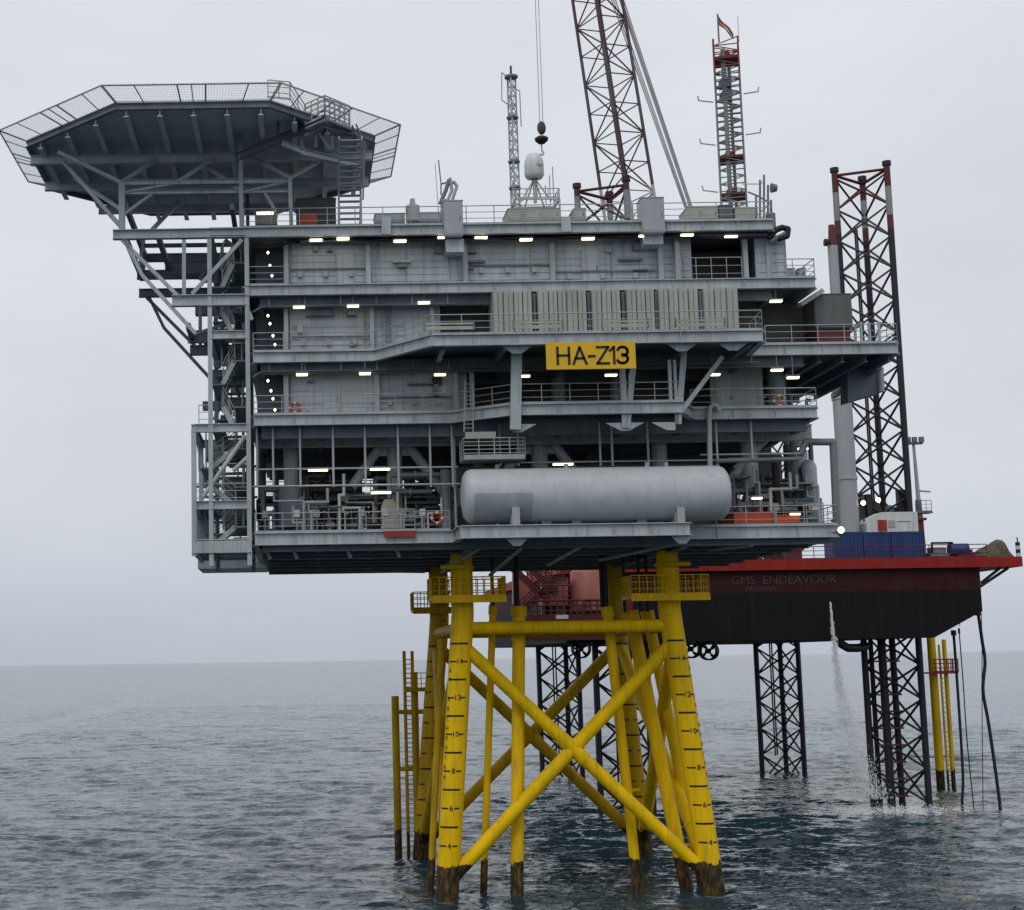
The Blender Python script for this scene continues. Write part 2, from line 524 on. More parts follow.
def make_sea():
    ys = [-400, -200, -100, -60]
    y = -60
    def run(y, y1, d):
        r = []
        while y < y1: y += d; r.append(y)
        return r, y
    for y1, d in ((60, 3.0), (74, 1.0), (125, 0.27), (200, 0.5), (300, .8), (460, 1.3), (700, 3.0)):
        r, y = run(y, y1, d); ys += r
    while y < 40000: y *= 1.11; ys.append(y)
    xs = list(np.arange(-52, 112, 0.34))
    xl, xr = [-60], [xs[-1]]; d = 0.6
    while xr[-1] < 30000:
        d *= 1.16; xr.append(xr[-1] + d); xl.append(xl[-1] - d)
    xs = sorted(xl[1:]) + xs + xr[1:]
    xs, ys = np.array(xs), np.array(ys)
    gx, gy = np.meshgrid(xs, ys)
    sx = np.gradient(xs)[None, :].repeat(len(ys), 0); sy = np.gradient(ys)[:, None].repeat(len(xs), 1)
    sp = np.maximum(sx, sy)
    rng = np.random.default_rng(3)
    z = np.zeros_like(gx)
    # patches of livelier and calmer water
    gust = 0.8 + 0.25 * np.sin(gx * 0.045 + 1.3 + 0.6 * np.sin(gy * 0.031)) * np.sin(gy * 0.058 + 0.4) + 0.12 * np.sin(gx * 0.12 + gy * 0.09)
    for i in range(84):
        lam = 0.95 * (11.0 / 0.95) ** (rng.random() ** 1.8)
        th = math.radians(80) + rng.normal(0, 0.42)
        k = 2 * math.pi / lam
        amp = 0.0078 * lam ** 0.72 * (0.6 + 0.8 * rng.random())
        ph = k * (gx * math.cos(th) + gy * math.sin(th)) + rng.random() * 6.283
        ph = ph + 0.5 * np.sin(gx * 0.11 + gy * 0.07 + i)
        att = np.clip((lam / sp - 2.2) / 2.5, 0, 1)
        s_ = np.sin(ph)
        z += amp * att * gust * (s_ + 0.22 * np.cos(2 * ph))
    nv = gx.size
    co = np.empty((nv, 3), np.float32)
    co[:, 0] = gx.ravel(); co[:, 1] = gy.ravel(); co[:, 2] = z.ravel()
    ny, nx = gx.shape
    idx = np.arange(nv).reshape(ny, nx)
    q = np.stack([idx[:-1, :-1], idx[:-1, 1:], idx[1:, 1:], idx[1:, :-1]], -1).reshape(-1, 4)
    me = bpy.data.meshes.new('sea')
    me.vertices.add(nv); me.vertices.foreach_set('co', co.ravel())
    me.loops.add(q.size); me.loops.foreach_set('vertex_index', q.ravel().astype(np.int32))
    me.polygons.add(len(q)); me.polygons.foreach_set('loop_start', np.arange(0, q.size, 4, dtype=np.int32))
    me.polygons.foreach_set('use_smooth', np.ones(len(q), bool))
    me.update(calc_edges=True)
    m = bpy.data.materials.new('sea_water'); m.use_nodes = True
    n, l = m.node_tree.nodes, m.node_tree.links
    b = n['Principled BSDF']
    b.inputs['Roughness'].default_value = 0.12
    b.inputs['IOR'].default_value = 1.333
    geo = n.new('ShaderNodeNewGeometry')
    n0 = n.new('ShaderNodeTexNoise'); n0.inputs['Scale'].default_value = 0.03; n0.inputs['Detail'].default_value = 4
    l.new(geo.outputs['Position'], n0.inputs['Vector'])
    mx = n.new('ShaderNodeMix'); mx.data_type = 'RGBA'
    mx.inputs[6].default_value = (0.016, 0.038, 0.048, 1); mx.inputs[7].default_value = (0.026, 0.054, 0.066, 1)
    l.new(n0.outputs['Fac'], mx.inputs[0]); l.new(mx.outputs[2], b.inputs['Base Color'])
    vec = geo.outputs['Normal']
    for sc, amp in (((0.16, 0.42, 1), 0.5), ((0.9, 2.3, 1), 1.0), ((2.6, 5.2, 1), 0.9)):
        mpn = n.new('ShaderNodeMapping'); mpn.inputs['Scale'].default_value = sc
        mpn.inputs['Rotation'].default_value = (0, 0, -0.12)
        l.new(geo.outputs['Position'], mpn.inputs[0])
        nn = n.new('ShaderNodeTexNoise'); nn.inputs['Scale'].default_value = 1.0; nn.inputs['Detail'].default_value = 3
        nn.inputs['Roughness'].default_value = 0.55; nn.inputs['Distortion'].default_value = 0.4
        l.new(mpn.outputs[0], nn.inputs['Vector'])
        sb_ = n.new('ShaderNodeVectorMath'); sb_.operation = 'SUBTRACT'; sb_.inputs[1].default_value = (0.5, 0.5, 0.5)
        l.new(nn.outputs['Color'], sb_.inputs[0])
        ml = n.new('ShaderNodeVectorMath'); ml.operation = 'MULTIPLY'; ml.inputs[1].default_value = (amp * .7, amp, 0)
        l.new(sb_.outputs[0], ml.inputs[0])
        ad = n.new('ShaderNodeVectorMath'); ad.operation = 'ADD'
        l.new(vec, ad.inputs[0]); l.new(ml.outputs[0], ad.inputs[1])
        vec = ad.outputs[0]
    nm = n.new('ShaderNodeVectorMath'); nm.operation = 'NORMALIZE'
    l.new(vec, nm.inputs[0]); l.new(nm.outputs[0], b.inputs['Normal'])
    b.inputs['Roughness'].default_value = 0.08
    # white water: churned foam under the water jet, thin lace round the legs
    acc = None
    for fx, fy, rx_, ry_, st in FOAM:
        mpf = n.new('ShaderNodeMapping'); mpf.vector_type = 'TEXTURE'
        mpf.inputs['Location'].default_value = (fx, fy, 0); mpf.inputs['Scale'].default_value = (rx_, ry_, 50)
        l.new(geo.outputs['Position'], mpf.inputs[0])
        ln = n.new('ShaderNodeVectorMath'); ln.operation = 'LENGTH'; l.new(mpf.outputs[0], ln.inputs[0])
        rf = n.new('ShaderNodeMapRange'); rf.inputs['From Min'].default_value = 0.1; rf.inputs['From Max'].default_value = 1.0
        rf.inputs['To Min'].default_value = st; rf.inputs['To Max'].default_value = 0
        l.new(ln.outputs['Value'], rf.inputs['Value'])
        if acc is None: acc = rf.outputs[0]
        else:
            mxx = n.new('ShaderNodeMath'); mxx.operation = 'MAXIMUM'; l.new(acc, mxx.inputs[0]); l.new(rf.outputs[0], mxx.inputs[1]); acc = mxx.outputs[0]
    nf = n.new('ShaderNodeTexNoise'); nf.inputs['Scale'].default_value = 1.6; nf.inputs['Detail'].default_value = 9; nf.inputs['Roughness'].default_value = 0.7
    mpn = n.new('ShaderNodeMapping'); mpn.inputs['Scale'].default_value = (0.8, 1.5, 1); l.new(geo.outputs['Position'], mpn.inputs[0]); l.new(mpn.outputs[0], nf.inputs['Vector'])
    sm = n.new('ShaderNodeMath'); sm.operation = 'ADD'; l.new(acc, sm.inputs[0]); l.new(nf.outputs['Fac'], sm.inputs[1])
    rf = n.new('ShaderNodeMapRange'); rf.inputs['From Min'].default_value = 0.82; rf.inputs['From Max'].default_value = 1.15; rf.inputs['To Max'].default_value = 0.8
    l.new(sm.outputs[0], rf.inputs['Value'])
    mf = n.new('ShaderNodeMix'); mf.data_type = 'RGBA'; l.new(rf.outputs[0], mf.inputs[0]); l.new(mx.outputs[2], mf.inputs[6]); mf.inputs[7].default_value = (0.5, 0.53, 0.54, 1)
    l.new(mf.outputs[2], b.inputs['Base Color'])
    me.materials.append(m)
    o = bpy.data.objects.new('sea', me)
    link(o, None, kind='structure')


make_sea()

# ------------------------------------------------------------------ reference planes of the platform
YF, YB, YW, YK = 82.0, 78.2, 84.0, 102.5
ZC = (ZP(300, 545, YF), ZP(300, 532.5, YF))      # cellar deck beam bottom / top
ZA = (ZP(300, 425.5, YF), ZP(300, 414.5, YF))    # mezzanine
ZB = (ZP(300, 362.5, YF), ZP(300, 351.5, YF))    # upper mezzanine
ZM = (ZP(300, 295.5, YF), ZP(300, 285, YF))      # main deck
ZR = (ZP(300, 237, YF), ZP(300, 227, YF))        # roof
XL = XP(254, 430, YF)
XR = XP(818, 430, YF)
top = thing('platform_topside', 'grey multi-level offshore platform topside standing on the yellow jacket legs', 'platform', ((XL + XR) / 2, 92, ZC[0]))


def deck(poly, zz, rails, parent=top, edge=None, mat=DECKM, floor=True):
    """deck plate with grid of floor beams, fascia beams along the given edges and railings"""
    z0, z1 = zz
    d = MB().prism(poly, z1 - 0.06, z1).build('deck_plate', mat, parent)
    for a, b in (edge or []):
        a, b = Vector((a[0], a[1], 0)), Vector((b[0], b[1], 0))
        dirn = (b - a).normalized(); L = (b - a).length
        m = MB()
        zc = (z0 + z1) / 2
        m.beam(a + Vector((0, 0, z1 - .02)), b + Vector((0, 0, z1 - .02)), 0.34, 0.05)
        m.beam(a + Vector((0, 0, z0 + .025)), b + Vector((0, 0, z0 + .025)), 0.34, 0.05)
        m.beam(a + Vector((0, 0, zc)), b + Vector((0, 0, zc)), 0.05, z1 - z0 - 0.08)
        nst = int(L / 1.9)
        for i in range(1, nst):
            p = a.lerp(b, i / nst)
            m.beam(p + Vector((0, 0, z0 + .05)), p + Vector((0, 0, z1 - .05)), 0.03, 0.24, (-dirn.y, dirn.x, 0))
        m.build('edge_beam', STEEL, d)
    for r in rails:
        railing(d, [(x, y, z1) for x, y in r])
    return d


def floor_beams(x0, x1, y0, y1, z, depth, nx, ny, mat, parent):
    for i in range(nx + 1):
        xx = x0 + (x1 - x0) * i / nx
        beami('floor_beam', (xx, y0, z - depth / 2), (xx, y1, z - depth / 2), 0.3, depth, mat, parent, kind='ibeam')
    for j in range(ny + 1):
        yy = y0 + (y1 - y0) * j / ny
        beami('floor_beam', (x0, yy, z - depth * 0.6 - .01), (x1, yy, z - depth * 0.6 - .01), 0.28, depth * 1.2, mat, parent, kind='ibeam')


# cellar deck
xr_c = XP(838, 530, YF)
xt0, xt1 = XP(461, 533, 79.2), XP(690, 533, 79.2)
cel = deck([(XL, YF), (xt0 - .2, YF), (xt0, 79.2), (xt1, 79.2), (xt1 + .2, YF), (xr_c, YF), (xr_c, YK), (XL, YK)], ZC,
           [[(XL, YF), (xt0 - .3, YF)], [(xt1 + .5, YF), (xr_c, YF), (xr_c, YK)]],
           edge=[((XL, YF), (xt0, YF)), ((xt0, 79.2), (xt1, 79.2)), ((xt1, YF), (xr_c, YF)), ((xt0, 79.3), (xt0, YF)),
                 ((xt1, 79.3), (xt1, YF)), ((xr_c, YF + .2), (xr_c, YK)), ((XL, YF + .2), (XL, YK)), ((XL, YK), (xr_c, YK))])
floor_beams(XL + .4, xr_c - .4, YF + .6, YK - .6, ZC[0] + .42, 0.6, 10, 6, DARK, cel)
# mezzanine
bx0, bx1 = XP(514, 415, YB + 1.4), XP(684, 415, YB + 1.4)
mez = deck([(XL, YF), (bx0 - 3.0, YF), (bx0, YB + 1.4), (bx1, YB + 1.4), (bx1 + 1.0, YF), (XR, YF), (XR, YK), (XL, YK)], ZA,
           [[(XL, YF), (bx0 - 3.0, YF), (bx0, YB + 1.4), (bx1, YB + 1.4)], [(bx1 + 1, YF), (XR, YF), (XR, YF + 8)]],
           edge=[((XL, YF), (bx0 - 3.0, YF)), ((bx0 - 3.0, YF), (bx0, YB + 1.4)), ((bx0, YB + 1.4), (bx1, YB + 1.4)), ((bx1, YB + 1.6), (bx1 + 1, YF)),
                 ((bx1 + 1, YF), (XR, YF)), ((XR, YF + .2), (XR, YK)), ((XL, YF + .2), (XL, YK)), ((XL, YK), (XR, YK))])
floor_beams(XL + .4, XR - .4, YF + .8, YK - .6, ZA[0] + .25, 0.7, 9, 5, DARK, mez)
# upper mezzanine with central bump-out
cx0, cx1 = XP(432, 340, YB), XP(763, 340, YB)
dx0 = XP(375, 356, YF)
XE = XP(898, 350, YF)
upm = deck([(XL, YF), (dx0, YF), (cx0, YB), (cx1, YB), (cx1 + .3, YF), (XE, YF), (XE, 95), (XR, 95), (XR, YK), (XL, YK)], ZB,
           [[(XL, YF), (dx0, YF), (cx0, YB), (cx1, YB), (cx1 + .3, YF - .6)], [(cx1 + 1.3, YF), (XE, YF), (XE, 95)]],
           edge=[((XL, YF), (dx0, YF)), ((dx0, YF), (cx0, YB)), ((cx0, YB), (cx1, YB)), ((cx1, YB + .2), (cx1 + .3, YF)),
                 ((cx1 + .3, YF), (XE, YF)), ((XE, YF + .2), (XE, 95)), ((XE, 95), (XR, 95)), ((XL, YF + .2), (XL, YK)), ((XL, YK), (XR, YK))])
floor_beams(XL + .4, XR - .4, YF + .6, YK - .6, ZB[0] + .2, 0.6, 9, 5, DARK, upm)
for i in range(4):
    xx = XR + .4 + (XE - XR - .8) * i / 3
    beami('floor_beam', (xx, YF + .3, ZB[0] - .1), (xx, 94.7, ZB[0] - .1), .26, .5, DARK, upm, kind='ibeam')
for i in range(6):
    xx = cx0 + .6 + (cx1 - cx0 - 1.2) * i / 5
    beami('floor_beam', (xx, YB + .3, ZB[0] + .05), (xx, YF + .3, ZB[0] + .05), .26, .45, DARK, upm, kind='ibeam')
# main deck
XMR = XP(815, 283, YF)
mai = deck([(XL - .4, YF), (XMR, YF), (XMR, 96), (XR - 1.5, 96), (XR - 1.5, YK), (XL - .4, YK)], ZM,
           [[(XL - .2, YF), (XP(286, 285, YF), YF)], [(XP(772, 285, YF), YF), (XMR, YF), (XMR, 96)]],
           edge=[((XL - .4, YF), (XMR, YF)), ((XMR, YF + .2), (XMR, 96)), ((XL - .4, YF + .2), (XL - .4, YK))])
floor_beams(XL + .4, XR - 1.9, YF + .6, YK - .6, ZM[0] + .2, 0.6, 9, 5, DARK, mai)
# roof
XRR = XP(773, 228, YF)
XRL = XP(244, 232, YF)
roof = deck([(XRL, YF), (XRR, YF), (XRR, YK), (XRL, YK)], ZR,
            [[(XRL, YF), (XRR, YF), (XRR, YK)], [(XRL + 7, YK), (XRR, YK)]],
            edge=[((XRL, YF), (XRR, YF)), ((XRR, YF + .2), (XRR, YK)), ((XRL, YF + .2), (XRL, YK)), ((XRL, YK), (XRR, YK))])
# upper kerb girder on the roof's edge, stiffened
for a, b in ((366, 443), (468, 548), (570, 640), (664, 716), (719, 772)):
    zt, zb = ZP((a + b) / 2, 221.5 - ((a + b) / 2 - 560) * .013, YF), ZR[1] + .01
    boxi('roof_girder', XP(a, 225, YF), XP(b, 225, YF), YF + .25, YF + .4, zb, zt, STEEL, roof)


# ------------------------------------------------------------------ walls: ribbed panels between posts
def ribbed_wall(x0, x1, y, z0, z1, parent, mat=WALL, ribs=6, joint=3.2, name='wall_panel'):
    n = max(1, round((x1 - x0) / joint))
    for i in range(n):
        a = x0 + (x1 - x0) * i / n; b = x0 + (x1 - x0) * (i + 1) / n
        m = MB().box(a + .012, b - .012, y + 0.02, y + 0.2, z0, z1)
        for k in range(ribs):
            zz = z0 + (z1 - z0) * (k + .5) / ribs
            m.box(a + .1, b - .1, y - 0.015, y + 0.02, zz - (z1 - z0) / ribs * .40, zz + (z1 - z0) / ribs * .40)
        m.build(name, mat, parent)


def px_wall(px0, px1, pyt, pyb, y, parent, zz=None, **kw):
    mx = (px0 + px1) / 2
    z0, z1 = zz if zz else (ZP(mx, pyb, y), ZP(mx, pyt, y))
    ribbed_wall(XP(px0, (pyt + pyb) / 2, y), XP(px1, (pyt + pyb) / 2, y), y, z0, z1, parent, **kw)


# roof-to-main level
px_wall(285, 679, 0, 0, 83.2, mai, zz=(ZM[1], ZR[0]), ribs=7, joint=4.6)
px_wall(741, 772, 0, 0, 83.0, mai, zz=(ZM[1], ZR[0]), ribs=5, joint=4)
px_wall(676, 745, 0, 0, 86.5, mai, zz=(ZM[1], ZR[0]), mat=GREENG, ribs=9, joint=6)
for px in (286, 368, 465, 552, 660, 677, 745, 768):
    xx = XP(px, 258, 83)
    boxi('wall_post', xx - .13, xx + .13, 82.85, 83.19, ZM[1], ZR[0], STEEL, mai)
railing(mai, [(XP(681, 270, 82.6), 82.6, ZM[1]), (XP(742, 270, 82.6), 82.6, ZM[1])], h=1.35, spacing=.9)
# side return walls and back walls, so the block is closed from the side
xw0, xw1 = XP(285, 260, 83.2), XP(772, 260, 83.2)
boxi('side_wall', xw0, xw0 + .2, 83.42, YK - 1, ZM[1], ZR[0], WALL, mai)
boxi('side_wall', xw1 - .2, xw1, 83.42, YK - 1, ZM[1], ZR[0], WALL, mai)
boxi('back_wall', xw0, xw1, YK - 1, YK - .8, ZM[1], ZR[0], WALL, mai)
# main-to-upper-mezzanine level
px_wall(285, 432, 0, 0, 83.3, upm, zz=(ZB[1], ZM[0]), ribs=6, joint=4.6)
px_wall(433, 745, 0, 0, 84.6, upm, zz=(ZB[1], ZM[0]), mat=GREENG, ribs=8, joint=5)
for px in (286, 372, 432):
    xx = XP(px, 325, 83)
    boxi('wall_post', xx - .12, xx + .12, 82.9, 83.29, ZB[1], ZM[0], STEEL, upm)
boxi('side_wall', xw0, xw0 + .2, 83.52, YK - 1, ZB[1], ZM[0], WALL, upm)
boxi('back_wall', xw0, xw1, YK - 1, YK - .8, ZB[1], ZM[0], WALL, upm)
px_wall(741, 818, 0, 0, 85.5, upm, zz=(ZB[1], ZM[0]), mat=GREENG, ribs=8, joint=5)  # dark panel added to fill the dark recess where sky showed through
# upper-mezzanine-to-mezzanine level
px_wall(285, 456, 0, 0, 83.3, mez, zz=(ZA[1], ZB[0]), ribs=4, joint=4.6)
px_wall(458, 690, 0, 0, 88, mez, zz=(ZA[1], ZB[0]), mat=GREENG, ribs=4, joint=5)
px_wall(691, 742, 0, 0, 85, mez, zz=(ZA[1], ZB[0]), mat=WALL, ribs=4, joint=5)
boxi('side_wall', xw0, xw0 + .2, 83.52, 98, ZA[1], ZB[0], WALL, mez)
for px in (286, 377, 456, 472):
    xx = XP(px, 390, 83)
    boxi('wall_post', xx - .13, xx + .13, 82.9, 83.29, ZA[1], ZB[0], STEEL, mez)
for px, w in ((558, 1.0), (615, .7), (736, 1.2), (776, 1.3)):
    xx = XP(px, 385, 86)
    tubei('column', (xx, 86, ZA[1]), (xx, 86, ZB[0]), w * .4, STEEL, mez)
# stair recess at the left end of each level: solid dark plate added to keep the open recess dark, lamps on it
STAIRLAMPS = []
for (pyt, pyb, lamp_spots, zz, par) in ((240, 284, ((268, 253), (270, 266), (272, 276)), (ZM[1], ZR[0]), mai),
                                   (304, 350, ((268, 316), (270, 324), (273, 336), (275, 345)), (ZB[1], ZM[0]), upm),
                                   (368, 412, ((268, 381), (271, 391), (273, 399), (275, 410)), (ZA[1], ZB[0]), mez)):
    yy = 85.2
    x0, x1 = XP(256, 300, yy), XP(284.5, 300, yy)
    MB().box(x0, x1, yy, yy + .1, zz[0], zz[1]).build('recess_backing', DARK, par)
    STAIRLAMPS.append((lamp_spots, yy))

# cable tray and cable runs under the roof edge
m = MB(); m.box(XP(300, 238, 82.5), XP(770, 238, 82.5), 82.45, 82.75, ZR[0] - .16, ZR[0] - .06)
m.build('cable_tray', DARK, roof)
m = MB()
pts = [U(px, 237 + dy - (px - 300) * .013, 82.3) for px, dy in ((256, 9), (262, 10), (278, 9), (296, 3), (312, 1), (340, 1), (362, 4), (380, 5), (430, 5), (443, 4), (470, 4), (490, 3), (512, 5), (528, 5), (545, 4), (575, 5), (600, 4), (622, 5), (650, 4), (690, 4), (712, 7), (740, 7), (765, 6))]
m.path(pts, 0.07, 6).build('cable', BLACK, roof)
# pipe runs hung under each deck edge
for py, y, pa, pb, par, z0 in ((306, 82.3, 262, 455, mai, ZM[0]), (371, 82.3, 262, 456, upm, ZB[0]), (369, 82.0, 466, 760, upm, ZB[0])):
    m = MB(); z = ZP(300, py, y)
    pa_, pb_ = XP(pa, py, y), XP(pb, py, y)
    m.tube((pa_, y, z), (pb_, y, z), .055, 8)
    m.tube((pa_, y, z), (pa_ - .5, y, z - .3), .055, 8)
    m.build('conduit', PIPE, par)
    k = int((pb - pa) / 38)
    for i in range(k + 1):
        xx = pa_ + (pb_ - pa_) * (i + .2) / (k + .4)
        beami('hanger', (xx, y, z), (xx, y, z0), .05, .05, STEEL, par)

# hangers and gussets of the central bump-out
def gusset(px, py, y, w, h, mat, par, flip=False):
    p = U(px, py, y)
    MB().plate([(p.x - w, y, p.z), (p.x + w, y, p.z), (p.x + w * .28, y, p.z - h), (p.x - w * .28, y, p.z - h)], (0, 1, 0), .06).build('gusset_plate', mat, par)
gy = YB + .25
for px in (517, 682, 733):
    gusset(px, 345.5 - (px - 517) * .014, gy, .82, .42, STEEL, upm)
p0, p1 = U(519, 346, gy), U(515, 430, YB + 1.3)
beami('hanger_column', (p0.x, YB + 1.2, p0.z), (p1.x, YB + 1.2, p1.z), .55, .3, STEEL, upm, up=(0, 1, 0))
p0 = U(512, 362, YB + 2.2); beami('hanger_column', p0, (p0.x + .1, YB + 2.2, ZA[1]), .16, .16, STEEL, upm)
for a, b in (((622, 366), (625, 428)), ((633, 366), (627, 428)), ((684, 349), (678, 424)), ((674, 360), (677, 424)), ((722, 357), (682, 410)), ((669, 360), (671, 412))):
    beami('hanger_brace', U(a[0], a[1], YB + 1.5), U(b[0], b[1], YB + 1.5), .3 if a[0] not in (669, 674) else .16, .22, STEEL, upm)
# gussets under the mezzanine bump-out
for px, py, s in ((518, 430, 1), (626, 427, 0), (672, 423, -1)):
    p = U(px, 423.5 - (px - 518) * .014, YB + 1.25); y = YB + 1.5
    L, R_ = (1.0 if s <= 0 else .25), (1.0 if s >= 0 else .25)
    MB().plate([(p.x - L, y, p.z), (p.x + R_, y, p.z), (p.x + .22, y, p.z - .42), (p.x - .22, y, p.z - .42)], (0, 1, 0), .12).build('gusset_plate', STEEL, mez)

# ------------------------------------------------------------------ cellar level: columns, braces, pipe frame
def col(px, pyt, pyb, y, r, mat=STEEL, par=mez, name='column'):
    a = U(px, (pyt + pyb) / 2, y)
    return tubei(name, (a.x, y, ZP(px, pyb, y)), (a.x, y, ZP(px, pyt, y)), r, mat, par)
def brace(a, b, y, r, mat=STEEL, par=mez, name='brace', yb=None):
    return tubei(name, U(a[0], a[1], y), U(b[0], b[1], yb or y), r, mat, par)

for px, r in ((291, .42), (395, .42), (540, .46), (660, .42), (750, .45)):
    xx = XP(px, 470, 86)
    tubei('column', (xx, 86, ZC[1]), (xx, 86, ZA[0]), r, STEEL, mez)
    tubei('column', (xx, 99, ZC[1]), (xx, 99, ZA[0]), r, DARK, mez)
for px in (395, 540):
    xx = XP(px, 470, 86); zt = ZA[0] - .5
    for s in (-1, 1):
        tubei('brace', (xx + s * .7, 86, zt), (xx + s * 3.0, 86, zt - 3.2), .28, STEEL, mez)
        beami('gusset_plate', (xx + s * .5, 86, zt + .3), (xx + s * .5, 86, zt - .7), 1.0, .1, STEEL, mez, up=(0, 1, 0))
for a, b in (((766, 438), (736, 470)), ((745, 462), (722, 492))):
    brace(a, b, 86, .26)
for px in (750, 705, 620, 470, 330):
    xx = XP(px, 470, 96)
    boxi('wall_panel', xx - 2.0, xx + 2.0, 96, 96.15, ZA[0] - 2.6, ZA[0], GREENG, mez)
# deep transverse girder below the mezzanine
xg0, xg1 = XP(258, 440, 85), XP(812, 440, 85)
beami('girder', (xg0, 85, ZA[0] - .35), (xg1, 85, ZA[0] - .35), .3, .9, STEEL, mez, kind='ibeam')
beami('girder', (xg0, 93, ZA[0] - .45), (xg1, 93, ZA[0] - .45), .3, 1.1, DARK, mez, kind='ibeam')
# hung pipe-support frame at the left
yv = 82.6
for px in (257, 273, 300, 333, 365, 398, 430, 452, 500, 518, 600, 612, 648, 717, 752):
    a = U(px, 450, yv)
    zb = ZP(px, 487, yv) if px < 460 else ZP(px, 466, yv)
    beami('hanger_post', (a.x, yv, zb), (a.x, yv, ZA[0]), .11, .11, RAIL if px < 460 else STEEL, mez)
for a, b, py, r in ((255, 458, 469, .055), (252, 460, 486, .06), (500, 720, 465.5, .05), (700, 800, 460, .05)):
    tubei('support_rail', U(a, py + (300 - a) * .013, yv), U(b, py + (300 - b) * .013, yv), r, RAIL, mez)
# big dark caisson sleeve, risers
col(291, 488, 528, 85.2, .72, DARK, cel, 'caisson')
for (px, pt, pb, y, r, mt) in ((262, 430, 528, 90, .25, DARK), (276, 440, 530, 97, .2, PIPE), (318, 460, 530, 98, .25, DARK), (346, 480, 530, 88, .12, PIPE), (410, 470, 530, 90, .35, PIPE),
                               (425, 450, 530, 94, .4, DARK), (446, 470, 530, 84, .3, DARK), (455, 425, 530, 83, .08, RAIL),
                               (478, 430, 470, 88, .3, PIPE), (590, 425, 470, 92, .4, DARK), (735, 470, 530, 86, .15, PIPE), (757, 470, 530, 85, .1, PIPE),
                               (777, 463, 520, 85, .22, BLACK), (800, 440, 520, 88, .5, TANKM), (812, 430, 520, 90, .15, DARK), (790, 445, 520, 92, .3, PIPE)):
    a = U(px, (pt + pb) / 2, y)
    tubei('pipe', (a.x, y, ZC[1] + .01), (a.x, y, min(ZP(px, pt, y), ZA[0])), r, mt, cel)
# random pipe runs in the cellar
rnd = random.Random(21)
for i in range(210):
    left = i < 130
    px0 = rnd.uniform(258, 440) if left else rnd.uniform(722, 800)
    y = rnd.uniform(84, 100)
    z = ZC[1] + rnd.uniform(.35, 3.6)
    xx = XP(px0, 500, y); L = rnd.uniform(.8, 3.2); r = rnd.choice((.05, .07, .1, .14, .18))
    mt = rnd.choice((PIPE, DARK, DARK, PIPE, BLACK, RAIL))
    x1 = min(xx + L, XP(456 if left else 815, 500, y))
    m = MB()
    zz = z + rnd.uniform(-1, 1.2)
    m.path([(xx, y, max(ZC[1], z - rnd.uniform(.6, 2.4))), (xx, y, z), (x1, y, z), (x1, y + rnd.uniform(0, 2), z), (x1, y + 2, max(ZC[1], zz))], r, 8)
    fx = (xx + x1) / 2
    m.tube((fx - .06, y, z), (fx + .06, y, z), r * 1.7, 10)
    m.build('pipe', mt, cel)
for i in range(44):
    left = i < 26
    y = rnd.uniform(86, 100); px0 = rnd.uniform(302, 440) if left else rnd.uniform(725, 805)
    xx = XP(px0, 510, y); w, d_, h = rnd.uniform(.4, 1.3), rnd.uniform(.4, 1.4), rnd.uniform(.5, 2.0)
    z0 = ZC[1]
    m = MB().box(xx, xx + w, y, y + d_, z0 + .15, z0 + h).box(xx + .05, xx + w - .05, y + .05, y + d_ - .05, z0, z0 + .15)
    m.box(xx + w * .2, xx + w * .8, y - .04, y, z0 + h * .5, z0 + h * .85)
    m.tube((xx + w / 2, y + d_ / 2, z0 + h), (xx + w / 2, y + d_ / 2, z0 + h + .4), .12, 8)
    m.build('equipment_cabinet', rnd.choice((DARK, PIPE, GREENG, STEEL)), cel)
xq0, xq1 = XP(452, 500, 87), XP(722, 500, 87)
for i in range(6):
    a = xq0 + (xq1 - xq0) * i / 6
    boxi('dark_backing_panel', a + .02, a + (xq1 - xq0) / 6 - .02, 87, 87.15, ZC[1], ZC[1] + 4.0, GREENG, cel)  # dark panels added to darken the bright gap behind the tank
# mezzanine right-hand clutter and main deck clutter
for i in range(16):
    y = rnd.uniform(86, 94); px0 = rnd.uniform(748, 812)
    xx = XP(px0, 400, y); h = rnd.uniform(.6, 2.2); r = rnd.choice((.06, .1, .16, .3))
    MB().path([(xx, y, ZA[1]), (xx, y, ZA[1] + h), (xx + rnd.uniform(-1.2, 1.2), y, ZA[1] + h)], r, 8).build('pipe', rnd.choice((PIPE, BEIGE, DARK, STEEL)), mez)

# lighter small-bore pipes, drains and instrument stands near the deck edge
rq = random.Random(55)
for i in range(74):
    px = rq.uniform(258, 456) if i < 46 else rq.uniform(728, 826)
    y = rq.uniform(83, 88); xx = XP(px, 505, y); z = ZC[1] + rq.uniform(.3, 2.6); L = rq.uniform(-1.6, 1.6)
    x1 = max(XL + .3, min(xx + L, xr_c - .4))
    MB().path([(xx, y, ZC[1]), (xx, y, z), (x1, y, z), (x1, y, z + rq.uniform(-.3, 1.2)) if rq.random() < .6 else (x1, y + 1.2, z)], rq.choice((.03, .04, .06, .09)), 6).build('small_pipe', rq.choice((RAIL, RAIL, STEEL, WHITE, PIPE)), cel)
for i in range(16):
    px = rq.uniform(260, 450) if i < 10 else rq.uniform(730, 820); y = rq.uniform(83.2, 86); xx = XP(px, 510, y)
    st_ = MB().tube((xx, y, ZC[1]), (xx, y, ZC[1] + 1.1), .035, 6).build('instrument_stand', STEEL, cel)
    MB().box(xx - .16, xx + .16, y - .08, y + .08, ZC[1] + 1.0, ZC[1] + 1.4).build('instrument', rq.choice((WHITE, STONE, BEIGE)), st_)
xa_, xb_ = XP(262, 480, 88.5), XP(452, 480, 88.5)
iw = MB().box(xa_, xb_, 88.5, 89.6, ZC[1] + 2.35, ZC[1] + 2.43).build('inner_walkway', DARK, cel)
